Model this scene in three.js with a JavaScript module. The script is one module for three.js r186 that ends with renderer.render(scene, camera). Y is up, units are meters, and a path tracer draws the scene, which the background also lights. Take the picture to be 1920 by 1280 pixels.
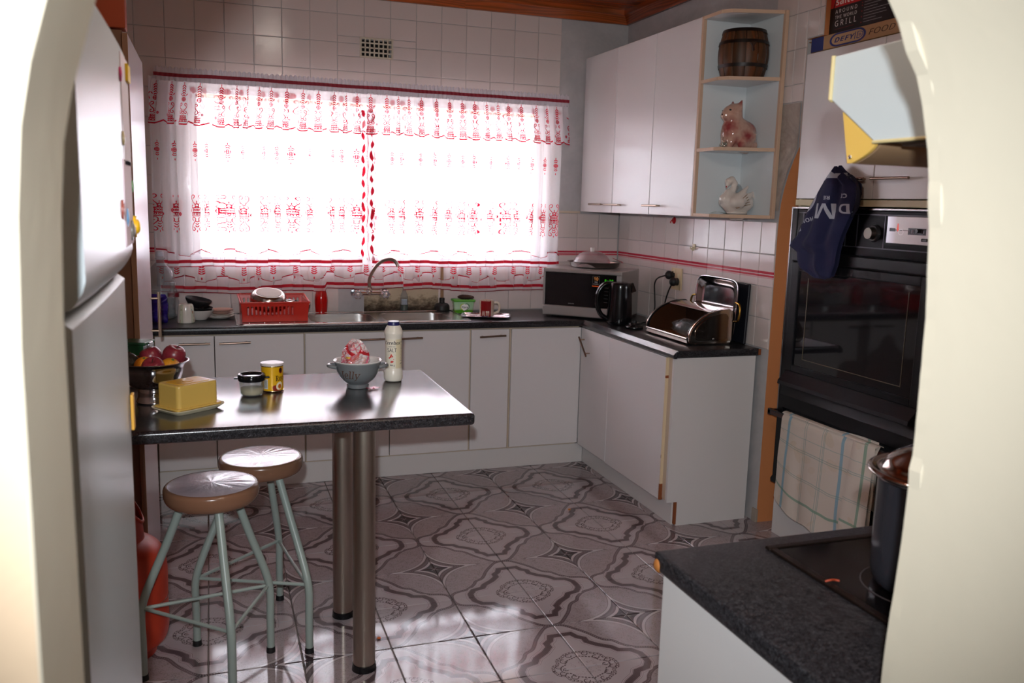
import * as THREE from 'three';
import { RoundedBoxGeometry } from 'three/addons/geometries/RoundedBoxGeometry.js';
import { mergeGeometries, mergeVertices, toCreasedNormals } from 'three/addons/utils/BufferGeometryUtils.js';
import { ImprovedNoise } from 'three/addons/math/ImprovedNoise.js';
import { MarchingCubes } from 'three/addons/objects/MarchingCubes.js';
import { RectAreaLightUniformsLib } from 'three/addons/lights/RectAreaLightUniformsLib.js';

// ---------- camera, sky, flash, exposure ----------
RectAreaLightUniformsLib.init();
const scene = new THREE.Scene();
const camera = new THREE.PerspectiveCamera(43.083, 1.5, 0.05, 100);
camera.position.set(-2.6087, 1.588, 5.3261);
camera.rotation.order = 'YXZ';
camera.rotation.set(-0.1587, -0.33696, 0.02699);
camera.focus = 3.6;
camera.userData.fStop = 5.2;
camera.updateMatrixWorld();
scene.background = new THREE.Color().setRGB(0.95, 0.96, 1.06);
scene.backgroundIntensity = 9.5;
const renderer = new THREE.WebGLRenderer({ antialias: true });
renderer.toneMapping = THREE.LinearToneMapping;
renderer.toneMappingExposure = 1.0;
renderer.shadowMap.enabled = true;
// the pop-up flash above the lens that lit this photograph
const flash = new THREE.SpotLight(new THREE.Color().setRGB(0.95, 1.0, 1.05), 15.5, 0, 0.70, 1.0);
flash.position.copy(camera.localToWorld(new THREE.Vector3(-0.01, 0.135, 0.14)));
flash.target.position.copy(camera.localToWorld(new THREE.Vector3(0, 0, -4)));
flash.castShadow = true;
scene.add(flash, flash.target);

// ---------- helpers ----------
let seed = 7;
const rnd = () => { seed = (seed * 1664525 + 1013904223) >>> 0; return seed / 4294967296; };
const rr = (a, b) => a + (b - a) * rnd();
const noise = new ImprovedNoise();
const V = (x, y, z) => new THREE.Vector3(x, y, z);
const PI = Math.PI;
const taken = {};
const numbered = (n) => { const k = taken[n] = (taken[n] ?? -1) + 1; return k ? n + '_' + String(k).padStart(3, '0') : n; };
function tag(o, label, category, group) { o.userData = { ...o.userData, label, category }; if (group) o.userData.group = group; return o; }
function thing(name, label, category, [x, y, z] = [0, 0, 0], turn = 0, group) {
  const o = new THREE.Group(); o.name = numbered(name); scene.add(o); o.position.set(x, y, z); o.rotation.y = turn;
  return tag(o, label, category, group);
}
function copyOf(src, label, [x, y, z], turn = 0, group) {
  const o = src.clone(); o.name = numbered(src.name.replace(/_\d{3}$/, '')); scene.add(o); o.position.set(x, y, z); o.rotation.y = turn; o.userData = { ...src.userData };
  return tag(o, label, src.userData.category, group);
}
function part(name, geo, mat, parent, pos, rot) {
  const m = new THREE.Mesh(Array.isArray(geo) ? join(geo) : geo, mat); m.name = name; parent.add(m);
  if (pos) m.position.set(...pos); if (rot) m.rotation.set(...rot);
  return m;
}
function single(name, label, category, geo, mat, pos, rot, group) {
  const m = part(numbered(name), geo, mat, scene, pos, rot); return tag(m, label, category, group);
}
function struct(name, geo, mat, parent) { const m = part(name, geo, mat, parent || scene); if (!parent) m.userData.kind = 'structure'; return m; }
function structGroup(name) { const g = new THREE.Group(); g.name = name; g.userData.kind = 'structure'; scene.add(g); return g; }
function clean(g) { g = g.index ? g.toNonIndexed() : g; for (const k of Object.keys(g.attributes)) if (!['position', 'normal', 'uv'].includes(k)) g.deleteAttribute(k); if (!g.attributes.uv) g.setAttribute('uv', new THREE.BufferAttribute(new Float32Array(g.attributes.position.count * 2), 2)); g.morphAttributes = {}; return g; }
const join = (list) => mergeGeometries(list.map(clean), false);
const tr = (g, x = 0, y = 0, z = 0, rx = 0, ry = 0, rz = 0) => { g.applyMatrix4(new THREE.Matrix4().compose(V(x, y, z), new THREE.Quaternion().setFromEuler(new THREE.Euler(rx, ry, rz)), V(1, 1, 1))); return g; };
// box with planar uv in metres; r > 0 rounds its edges
function box(w, h, d, x = 0, y = 0, z = 0, r = 0.002, seg = 1) {
  const g = r > 0 ? new RoundedBoxGeometry(w, h, d, seg, Math.min(r, w / 2.01, h / 2.01, d / 2.01)) : new THREE.BoxGeometry(w, h, d);
  return tr(planar(g), x, y, z);
}
const box2 = (x0, x1, y0, y1, z0, z1, r = 0.002, seg = 1) => box(x1 - x0, y1 - y0, z1 - z0, (x0 + x1) / 2, (y0 + y1) / 2, (z0 + z1) / 2, r, seg);
function planar(g) {
  g = g.index ? g.toNonIndexed() : g; const p = g.attributes.position, n = g.attributes.normal, uv = new Float32Array(p.count * 2);
  for (let i = 0; i < p.count; i += 3) {
    let a = 0, b = 0, c = 0; for (let k = 0; k < 3; k++) { a += Math.abs(n.getX(i + k)); b += Math.abs(n.getY(i + k)); c += Math.abs(n.getZ(i + k)); }
    for (let k = 0; k < 3; k++) { const x = p.getX(i + k), y = p.getY(i + k), z = p.getZ(i + k); const q = a >= b && a >= c ? [z, y] : b >= c ? [x, z] : [x, y]; uv[(i + k) * 2] = q[0]; uv[(i + k) * 2 + 1] = q[1]; }
  }
  g.setAttribute('uv', new THREE.BufferAttribute(uv, 2)); return g;
}
const cyl = (r1, r2, h, x = 0, y = 0, z = 0, seg = 24, rx = 0, ry = 0, rz = 0) => tr(new THREE.CylinderGeometry(r1, r2, h, seg), x, y, z, rx, ry, rz);
const ball = (r, x = 0, y = 0, z = 0, sx = 1, sy = 1, sz = 1, seg = 20) => { const g = new THREE.SphereGeometry(r, seg, Math.round(seg * 0.7)); g.scale(sx, sy, sz); return tr(g, x, y, z); };
const torus = (R, r, x = 0, y = 0, z = 0, rx = 0, ry = 0, rz = 0, arc = PI * 2, s1 = 10, s2 = 28) => tr(new THREE.TorusGeometry(R, r, s1, s2, arc), x, y, z, rx, ry, rz);
const lathe = (pts, seg = 40) => new THREE.LatheGeometry(smoothPts(pts), seg);
function smoothPts(pts) { return pts.map(([r, y]) => new THREE.Vector2(Math.max(r, 0.0001), y)); }
const latheS = (pts, seg = 40, n = 60) => { const c = new THREE.CatmullRomCurve3(pts.map(([r, y]) => V(r, y, 0)), false, 'centripetal'); return new THREE.LatheGeometry(c.getPoints(n).map((p) => new THREE.Vector2(Math.max(p.x, 0.0001), p.y)), seg); };
const tube = (pts, r, seg = 40, rs = 10) => new THREE.TubeGeometry(new THREE.CatmullRomCurve3(pts.map((p) => V(...p)), false, 'centripetal'), seg, r, rs, false);
function rod(a, b, r, seg = 12) { const A = V(...a), B = V(...b), d = B.clone().sub(A), g = new THREE.CylinderGeometry(r, r, d.length(), seg); g.applyQuaternion(new THREE.Quaternion().setFromUnitVectors(V(0, 1, 0), d.clone().normalize())); const m = A.add(B).multiplyScalar(0.5); return g.translate(m.x, m.y, m.z); }
const shapeOf = (pts) => new THREE.Shape(pts.map(([x, y]) => new THREE.Vector2(x, y)));
const extr = (shape, depth, bevel = 0, bs = 2, cs = 16) => new THREE.ExtrudeGeometry(shape, { depth: depth - 2 * bevel, bevelEnabled: bevel > 0, bevelThickness: bevel, bevelSize: bevel, bevelOffset: -bevel, bevelSegments: bs, curveSegments: cs }).translate(0, 0, bevel);
function roundRect(x0, y0, x1, y1, r, Cls = THREE.Shape) { const s = new Cls(); s.moveTo(x0 + r, y0); s.lineTo(x1 - r, y0); s.absarc(x1 - r, y0 + r, r, -PI / 2, 0); s.lineTo(x1, y1 - r); s.absarc(x1 - r, y1 - r, r, 0, PI / 2); s.lineTo(x0 + r, y1); s.absarc(x0 + r, y1 - r, r, PI / 2, PI); s.lineTo(x0, y0 + r); s.absarc(x0 + r, y0 + r, r, PI, 1.5 * PI); return s; }
// a surface f(u, v) -> [x, y, z] on a grid
function grid(nu, nv, f, uvf) {
  const pos = [], uv = [], idx = [];
  for (let j = 0; j <= nv; j++) for (let i = 0; i <= nu; i++) { const u = i / nu, v = j / nv; pos.push(...f(u, v)); const q = uvf ? uvf(u, v) : [u, 1 - v]; uv.push(q[0], q[1]); }
  for (let j = 0; j < nv; j++) for (let i = 0; i < nu; i++) { const a = j * (nu + 1) + i, b = a + 1, c = a + nu + 1, d = c + 1; idx.push(a, c, b, b, c, d); }
  const g = new THREE.BufferGeometry(); g.setAttribute('position', new THREE.Float32BufferAttribute(pos, 3)); g.setAttribute('uv', new THREE.Float32BufferAttribute(uv, 2)); g.setIndex(idx); g.computeVertexNormals(); return g;
}
// a tile whose face lies at z = 0, with chamfered rim; uv from uvf(x, y)
function tileGeo(w, h, d = 0.008, b = 0.0025, uvf = (x, y) => [x, y]) {
  const X = w / 2, Y = h / 2, x = X - b, y = Y - b, e = -b * 0.7, P = [], U = [];
  const q = (a, c, f, g) => { for (const p of [a, c, f, a, f, g]) { P.push(...p); U.push(...uvf(p[0], p[1])); } };
  q([-x, -y, 0], [x, -y, 0], [x, y, 0], [-x, y, 0]);
  q([-X, -Y, e], [X, -Y, e], [x, -y, 0], [-x, -y, 0]); q([X, -Y, e], [X, Y, e], [x, y, 0], [x, -y, 0]); q([X, Y, e], [-X, Y, e], [-x, y, 0], [x, y, 0]); q([-X, Y, e], [-X, -Y, e], [-x, -y, 0], [-x, y, 0]);
  q([-X, -Y, -d], [X, -Y, -d], [X, -Y, e], [-X, -Y, e]); q([X, -Y, -d], [X, Y, -d], [X, Y, e], [X, -Y, e]); q([X, Y, -d], [-X, Y, -d], [-X, Y, e], [X, Y, e]); q([-X, Y, -d], [-X, -Y, -d], [-X, -Y, e], [-X, Y, e]);
  q([X, -Y, -d], [-X, -Y, -d], [-X, Y, -d], [X, Y, -d]);
  const g = new THREE.BufferGeometry(); g.setAttribute('position', new THREE.Float32BufferAttribute(P, 3)); g.setAttribute('uv', new THREE.Float32BufferAttribute(U, 2)); g.computeVertexNormals(); return g;
}
const creased = (g, a = 0.6) => toCreasedNormals(g, a);

// ---------- textures ----------
function noiseTex(w, h, f, srgb = true) {
  const d = new Uint8Array(w * h * 4);
  for (let y = 0; y < h; y++) for (let x = 0; x < w; x++) { const c = f(x / w, y / h, x, y), o = (y * w + x) * 4; for (let k = 0; k < 3; k++) d[o + k] = Math.max(0, Math.min(255, Array.isArray(c) ? c[k] : c)); d[o + 3] = 255; }
  const t = new THREE.DataTexture(d, w, h); t.wrapS = t.wrapT = THREE.RepeatWrapping; t.magFilter = THREE.LinearFilter; if (srgb) t.colorSpace = THREE.SRGBColorSpace; t.needsUpdate = true; return t;
}
function canvasTex(w, h, draw, repeat) {
  const c = document.createElement('canvas'); c.width = w; c.height = h; const g = c.getContext('2d'); draw(g, w, h);
  const t = new THREE.CanvasTexture(c); t.colorSpace = THREE.SRGBColorSpace; if (repeat) t.wrapS = t.wrapT = THREE.RepeatWrapping; return t;
}
const rep = (t, x, y) => { const c = t.clone(); c.repeat.set(x, y); c.needsUpdate = true; return c; };
// noise that repeats every unit
function pn(u, v, f, z = 0) { const a = 2 * PI * u, b = 2 * PI * v, R = f / (2 * PI); return noise.noise(Math.cos(a) * R + 9.3 + z, Math.sin(a) * R + Math.cos(b) * R * 1.07 + 3.1, Math.sin(b) * R * 0.93 + z * 1.7 + Math.cos(b) * R * 0.5); }
const speckle = noiseTex(512, 512, (u, v) => { const r = rnd(); const n = pn(u, v, 60) * 10 + pn(u, v, 140, 4) * 16; const k = 40 + n * 1.5 + (r > 0.86 ? 52 * rnd() : 0) + (r < 0.12 ? -20 : 0); return [k + 1, k, k + 3]; });
const speckleBump = noiseTex(256, 256, (u, v) => 128 + pn(u, v, 50) * 60 + pn(u, v, 14, 3) * 40 + rr(-14, 14), false);
const woodTex = noiseTex(512, 512, (u, v) => { const g = pn(u * 0.5, v, 6) * 0.5 + 0.5, f = Math.sin((v * 26 + pn(u * 0.3, v, 5, 2) * 4.5 + g * 3) * 2 * PI / 2) * 0.5 + 0.5, s = noise.noise(u * 4, v * 160, 3) * 0.5 + 0.5; const k = 0.62 + 0.3 * f * 0.6 + 0.22 * s - 0.12 * g; return [200 * k, 110 * k * (0.96 - 0.08 * f), 56 * k * (0.9 - 0.1 * f)]; });
const plasterTex = noiseTex(512, 512, (u, v) => { const n = pn(u, v, 5) * 12 + pn(u, v, 18, 2) * 7 + pn(u, v, 60, 5) * 4; return [176 + n, 174 + n, 174 + n * 0.9]; });
const cementTex = noiseTex(256, 256, (u, v) => { const n = pn(u, v, 7) * 34 + pn(u, v, 22, 2) * 26 + pn(u, v, 70, 5) * 14; return [164 + n * 0.5, 153 + n * 0.5, 143 + n * 0.5]; });
const grimeTex = noiseTex(512, 128, (u, v) => { const n = noise.noise(u * 14, v * 5, 2) * 0.5 + noise.noise(u * 40, v * 14, 5) * 0.35 + noise.noise(u * 120, v * 40, 8) * 0.2, d = Math.max(0, Math.min(1, 1.05 - v * 1.7 + n * 0.75)); return [182 - 128 * d, 168 - 126 * d, 142 - 112 * d]; });
const brushed = noiseTex(64, 512, (u, v) => 150 + noise.noise(u * 2, v * 220, 1) * 60 + noise.noise(u * 5, v * 90, 7) * 30, false);
const clothBump = noiseTex(128, 128, (u, v, x, y) => 128 + ((x + y) % 4 < 2 ? 30 : -30) + rr(-20, 20), false);
const skinBump = noiseTex(256, 256, (u, v) => 128 + pn(u, v, 8) * 70 + pn(u, v, 24, 3) * 35, false);

// ---------- materials ----------
const mat = (color, roughness = 0.5, metalness = 0, o = {}) => new THREE.MeshPhysicalMaterial({ color, roughness, metalness, ...o });
const dbl = { side: THREE.DoubleSide };
const white = mat(0xd6d2d0, 0.3), whiteDoor = mat(0xdcd8d8, 0.24), chip = mat(0xb98f66, 0.7), chipDark = mat(0x8a4a24, 0.8), tan = mat(0xcbb9a2, 0.55);
const counterMat = mat(0xffffff, 0.3, 0, { map: rep(speckle, 1.6, 1.6), bumpMap: rep(speckleBump, 9, 9), bumpScale: 0.00025, specularIntensity: 0.6 });
const tableMat = mat(0xffffff, 0.24, 0, { map: rep(speckle, 1.6, 1.6), bumpMap: rep(speckleBump, 7, 7), bumpScale: 0.00035, clearcoat: 0.8, clearcoatRoughness: 0.2 });
const steel = mat(0xc3c1c0, 0.22, 1), chrome = mat(0xdcdcdf, 0.08, 1), satin = mat(0xa89f96, 0.32, 1), darkSteel = mat(0x8d8a88, 0.3, 1), legSteel = mat(0xb9aea0, 0.34, 1, { bumpMap: rep(brushed, 1, 6), bumpScale: 0.0003 });
const black = mat(0x101012, 0.25), blackMatte = mat(0x17171a, 0.6), blackGloss = mat(0x08080a, 0.06), rubber = mat(0x141415, 0.55);
const porcelain = mat(0xe4dfda, 0.12), glass = mat(0xffffff, 0.03, 0, { transmission: 1, thickness: 0, ior: 1.45 }), clearPlastic = mat(0xe8ecee, 0.08, 0, { transmission: 0.92, thickness: 0, ior: 1.4, side: THREE.DoubleSide });
const brass = mat(0xb58a3c, 0.22, 1);
// ---------- the setting ----------
const T = 0.3105, FX = -1.412, FZ = 1.848;               // floor tiles: pitch and one crossing of the joints
const floorTex = canvasTex(2048, 2048, (g, W) => {
  const S = W / 2; g.fillStyle = '#b2a8a9'; g.fillRect(0, 0, W, W);
  // marbled ground everywhere, then the pale medallion on top
  for (let i = 0; i < 26000; i++) { const x = rnd() * W, y = rnd() * W, n = noise.noise(x / 90, y / 90, 2) + noise.noise(x / 30, y / 30, 5) * 0.7; if (n < -0.3) continue; const k = rr(66, 118); g.fillStyle = `rgba(${k + 8},${k - 4},${k - 4},${0.2 + n * 0.26})`; g.beginPath(); g.ellipse(x, y, rr(3, 11), rr(1.5, 5), rnd() * 3.1, 0, 7); g.fill(); }
  const P = (x, y) => [S + x * S, S - y * S];            // tile units from the medallion's centre
  const path = (pts, smooth) => { g.beginPath(); const q = pts.map(([x, y]) => P(x, y)); if (!smooth) { q.forEach(([x, y], i) => i ? g.lineTo(x, y) : g.moveTo(x, y)); g.closePath(); return; } const n = q.length; const m = (a, b) => [(a[0] + b[0]) / 2, (a[1] + b[1]) / 2]; let s = m(q[n - 1], q[0]); g.moveTo(...s); for (let i = 0; i < n; i++) { const e = m(q[i], q[(i + 1) % n]); g.quadraticCurveTo(q[i][0], q[i][1], e[0], e[1]); } g.closePath(); };
  const ring = (quad) => { const o = []; for (const [sx, sy, rev] of [[1, 1, 0], [-1, 1, 1], [-1, -1, 0], [1, -1, 1]]) { const a = quad.map(([x, y]) => [x * sx, y * sy]); o.push(...(rev ? a.reverse() : a)); } return o; };
  const outer = ring([[1.0, 0.02], [0.985, 0.13], [0.9, 0.2], [0.74, 0.23], [0.6, 0.36], [0.56, 0.46], [0.46, 0.5], [0.4, 0.58], [0.33, 0.72], [0.22, 0.86], [0.13, 0.97], [0.02, 1.0]]);
  const beads = (pts, dash, w, c) => { path(pts, true); g.lineWidth = w; g.strokeStyle = c; g.setLineDash(dash); g.stroke(); g.setLineDash([]); };
  path(outer, true); g.fillStyle = '#c1babb'; g.fill();
  for (let i = 0; i < 5000; i++) { const x = rnd() * W, y = rnd() * W; if (!g.isPointInPath(x, y)) continue; g.fillStyle = `rgba(120,100,102,${rr(0.03, 0.1)})`; g.fillRect(x, y, rr(2, 9), rr(1, 3)); path(outer, true); }
  beads(outer, [], 62, '#b9b0b1'); beads(outer, [], 50, '#6a5c5e'); beads(outer, [], 38, '#85787a'); beads(outer, [16, 14], 30, '#54474a'); beads(outer, [8, 22], 14, '#a89c9e');
  const inner = ring([[0.74, 0.0], [0.73, 0.1], [0.66, 0.2], [0.52, 0.24], [0.47, 0.32], [0.33, 0.42], [0.24, 0.52], [0.24, 0.6], [0.17, 0.66], [0.13, 0.75], [0.0, 0.75]]);
  path(inner); g.lineJoin = 'miter'; g.lineWidth = 148; g.strokeStyle = '#94888a'; g.stroke(); g.lineWidth = 136; g.strokeStyle = '#c9c0c1'; g.stroke(); g.lineWidth = 108; g.strokeStyle = '#8d8183'; g.stroke(); g.lineWidth = 98; g.strokeStyle = '#bdb3b4'; g.stroke(); g.lineWidth = 80; g.strokeStyle = '#5c4e50'; g.stroke(); g.lineWidth = 68; g.strokeStyle = '#6c5e60'; g.stroke();
  path(inner); g.setLineDash([9, 11]); g.lineWidth = 46; g.strokeStyle = '#5c4e51'; g.stroke(); g.setLineDash([]);
  // central ornament: scrolls round an oval
  const orn = ring([[0.38, 0.0], [0.36, 0.1], [0.28, 0.12], [0.27, 0.22], [0.2, 0.24], [0.14, 0.31], [0.0, 0.33]]);
  beads(orn, [], 50, '#a1979880'); beads(orn, [30, 14], 34, '#5f5254'); beads(orn, [18, 26], 15, '#c9c0c1');
  beads(ring([[0.3, 0.0], [0.27, 0.07], [0.2, 0.09], [0.19, 0.16], [0.12, 0.19], [0.0, 0.24]]), [26, 12], 18, '#65575a');
  for (const [sx, sy] of [[1, 1], [-1, 1], [-1, -1], [1, -1]]) for (const [x, y, r] of [[0.3, 0.07, 26], [0.2, 0.17, 30], [0.1, 0.27, 26], [0.24, 0.0, 20]]) { const [a, b] = P(x * sx, y * sy); g.lineWidth = 12; g.strokeStyle = '#5c4e50'; g.beginPath(); g.arc(a, b, r * 1.3, 0, 5.2); g.stroke(); g.lineWidth = 5; g.strokeStyle = '#9a8a8c'; g.beginPath(); g.arc(a, b, r * 0.5, 1, 6); g.stroke(); }
  for (let i = 0; i < 60; i++) { const [a, b] = P(rr(-0.16, 0.16), rr(-0.14, 0.14)); g.lineWidth = 2.5; g.strokeStyle = 'rgba(110,94,96,.6)'; g.beginPath(); g.arc(a, b, rr(6, 20), rr(0, 6), rr(0, 6)); g.stroke(); }
  // four-pointed stars where four medallions leave room
  for (const cx of [-1, 1]) for (const cy of [-1, 1]) {
    const star = (k, q) => { g.beginPath(); const c = P(cx, cy); const pt = (a, r) => [c[0] + Math.cos(a) * r * S, c[1] + Math.sin(a) * r * S]; for (let i = 0; i < 4; i++) { const a = i * PI / 2, t0 = pt(a, k), t1 = pt(a + PI / 2, k), m = pt(a + PI / 4, q); i || g.moveTo(...t0); g.quadraticCurveTo(...m, ...t1); } g.closePath(); };
    star(0.56, 0.115); g.lineWidth = 56; g.strokeStyle = '#8a7e80'; g.stroke(); g.fillStyle = '#6c5f61'; g.fill(); g.lineWidth = 36; g.strokeStyle = '#cdc6c7'; g.stroke();
    star(0.38, 0.11); g.setLineDash([12, 12]); g.lineWidth = 30; g.strokeStyle = '#a2969890'; g.stroke(); g.setLineDash([]);
    star(0.3, 0.1); g.fillStyle = '#cfc7c8'; g.fill(); star(0.22, 0.075); g.fillStyle = '#4d3f42'; g.fill();
    const c = P(cx, cy); g.lineWidth = 7; g.strokeStyle = '#c9bdbe'; for (const a of [PI / 4, 3 * PI / 4]) { g.beginPath(); g.moveTo(c[0] - Math.cos(a) * 70, c[1] - Math.sin(a) * 70); g.lineTo(c[0] + Math.cos(a) * 70, c[1] + Math.sin(a) * 70); g.stroke(); }
  }
}, true);
const floorMats = [0, 1, 2].map((i) => mat([0xe6e0e2, 0xe0dadc, 0xebe5e7][i], 0.07, 0, { map: floorTex, specularIntensity: 1 }));
const groutMat = mat(0x7c716d, 0.85);
{
  const fl = structGroup('floor');
  part('floor_bed', box2(-4.2, 1.2, -0.3, -0.006, -0.35, 7.6, 0), groutMat, fl);
  const geos = {}, W = T - 0.0045;
  for (let a = -7; a <= 4; a++) for (let b = -9; b <= 4; b++) {       // b counts away from the camera
    const cx = FX + (a + 0.5) * T, cz = FZ - (b + 0.5) * T; if (cx < -3.5 || cx > 0.15 || cz < 0.4 || cz > 4.5) continue;
    const pa = ((a % 2) + 2) % 2, pb = ((b % 2) + 2) % 2, k = pa + '/' + pb;
    geos[k] ??= tileGeo(W, W, 0.008, 0.0018, (x, y) => [((x / T) + pa + 0.5 + 1) / 2, ((y / T) + pb + 0.5 + 2) / 2]);
    part('tile', geos[k], floorMats[Math.floor(rnd() * 3)], fl, [cx, 0, cz], [-PI / 2 + rr(-0.0012, 0.0012), 0, rr(-0.0012, 0.0012)]);
  }
}
// walls
const plasterMat = mat(0xffffff, 0.85, 0, { map: rep(plasterTex, 0.7, 0.7), bumpMap: rep(skinBump, 3, 3), bumpScale: 0.001 });
const tileMats = [0xcfc4bf, 0xd1c6c1, 0xcdc2bd].map((c) => mat(c, 0.1, 0, { bumpMap: rep(skinBump, 5, 5), bumpScale: 0.0003 }));
const stripeTex = canvasTex(128, 128, (g) => { g.fillStyle = '#d8c9c6'; g.fillRect(0, 0, 128, 128); g.fillStyle = '#b8283e'; g.fillRect(0, 68, 128, 10); g.fillStyle = '#c4404f'; g.fillRect(0, 82, 128, 8); g.fillStyle = '#d49a9c'; g.fillRect(0, 93, 128, 3); });
const stripeMat = mat(0xffffff, 0.1, 0, { map: stripeTex });
const tileCache = {};
const wallTile = (w, h, stripe) => tileCache[[w.toFixed(3), h.toFixed(3), stripe]] ??= tileGeo(w, h, 0.007, 0.0022, stripe ? (x, y) => [x / w + 0.5, y / h + 0.5] : (x, y) => [x, y]);
const ROW = 0.16, COLW = 0.157, WX = -1.719, RZ = 0.162;
const WIN = { x0: -2.70, x1: -0.54, y0: 1.19, y1: 2.2 };
const wallBack = structGroup('wall_back');
{
  const s = shapeOf([[-3.7, -0.02], [0.2, -0.02], [0.2, 2.85], [-3.7, 2.85]]);
  s.holes.push(new THREE.Path([[WIN.x0, WIN.y0], [WIN.x0, WIN.y1], [WIN.x1, WIN.y1], [WIN.x1, WIN.y0]].map(([x, y]) => new THREE.Vector2(x, y))));
  s.holes.push(new THREE.Path([[-1.735, 2.42], [-1.735, 2.525], [-1.556, 2.525], [-1.556, 2.42]].map(([x, y]) => new THREE.Vector2(x, y))));
  part('plaster', extr(s, 0.2).translate(0, 0, -0.206), plasterMat, wallBack);
  const put = (x0, x1, y0, y1, stripe) => {
    const g = 0.0014; if (x1 - x0 < 0.012 || y1 - y0 < 0.012) return;
    part('tile', wallTile(x1 - x0 - 2 * g, y1 - y0 - 2 * g, stripe), stripe ? stripeMat : tileMats[Math.floor(rnd() * 3)], wallBack, [(x0 + x1) / 2, (y0 + y1) / 2, 0], [rr(-0.0015, 0.0015), rr(-0.0015, 0.0015), 0]);
  };
  for (let k = -11; k <= 10; k++) for (let r = -2; r <= 9; r++) {
    let x0 = WX + k * COLW, x1 = Math.min(x0 + COLW, -0.004), y0 = 1.21 + r * ROW, y1 = Math.min(y0 + ROW, 2.75); y0 = Math.max(y0, 0.9);
    if (x0 > -0.47 && r > 1) continue; if (x0 < -3.45) continue;
    if (r === -2 && x1 > -1.73 && x1 < -1.12) continue;                       // tiles missing behind the sink
    const ix0 = Math.max(x0, WIN.x0), ix1 = Math.min(x1, WIN.x1), iy0 = Math.max(y0, WIN.y0), iy1 = Math.min(y1, WIN.y1);
    if ((r === 7 || r === 8) && x1 > -1.74 && x0 < -1.55) { const a = r === 7 ? [y0, 2.416, 2.416, y1] : [2.529, y1, y0, 2.529]; put(x0, x1, a[0], a[1]); if (x0 < -1.755) put(x0, -1.742, a[2], a[3]); if (x1 > -1.54) put(-1.549, x1, a[2], a[3]); continue; }
    if (ix1 - ix0 > 0.001 && iy1 - iy0 > 0.001) {                             // cut round the window
      if (iy0 > y0 + 0.01) put(x0, x1, y0, iy0); if (iy1 < y1 - 0.01) put(x0, x1, iy1, y1);
      if (ix0 > x0 + 0.01) put(x0, ix0, iy0, iy1); if (ix1 < x1 - 0.01) put(ix1, x1, iy0, iy1);
    } else put(x0, x1, y0, y1, r === 0 && !(x1 > WIN.x0 && x0 < WIN.x1));
  }
  part('cement_patch', grid(40, 8, (u, v) => { const x = -1.72 + u * 0.6, y = 1.048 - v * 0.15; return [x, y, -0.004 + 0.002 * noise.noise(x * 40, y * 40, 1)]; }), mat(0xffffff, 0.9, 0, { map: grimeTex }), wallBack);
  part('tile_ledge', box2(-0.463, -0.29, 1.532, 1.546, -0.006, 0.004, 0.002), tan, wallBack);
}
// window: steel frame, two panes, sill
const win = structGroup('window_1');
{
  const f = mat(0xe9e7e2, 0.4), { x0, x1, y0, y1 } = WIN, z = -0.13, xm = -1.66;
  part('window_frame', [box2(x0, x1, y0, y0 + 0.035, z - 0.02, z + 0.02), box2(x0, x1, y1 - 0.035, y1, z - 0.02, z + 0.02), box2(x0, x0 + 0.035, y0, y1, z - 0.02, z + 0.02), box2(x1 - 0.035, x1, y0, y1, z - 0.02, z + 0.02), box2(xm - 0.02, xm + 0.02, y0, y1, z - 0.02, z + 0.02)], f, win);
  part('pane', box2(x0 + 0.035, xm - 0.02, y0 + 0.035, y1 - 0.035, z - 0.002, z + 0.002, 0), glass, win); part('pane', box2(xm + 0.02, x1 - 0.035, y0 + 0.035, y1 - 0.035, z - 0.002, z + 0.002, 0), glass, win);
  part('sill', box2(x0 + 0.002, x1 - 0.002, y0 - 0.004, y0 + 0.006, -0.11, -0.002), tileMats[1], win);
}
// outside: paved yard and the eave over the window
struct('yard_ground', box2(-20, 18, -0.4, -0.32, -22, -0.4, 0), mat(0xc9c2b8, 0.9));
struct('roof_eave', box2(-4.5, 1.5, 2.212, 2.33, -0.85, -0.21, 0.01), mat(0xd9a070, 0.7));
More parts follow.
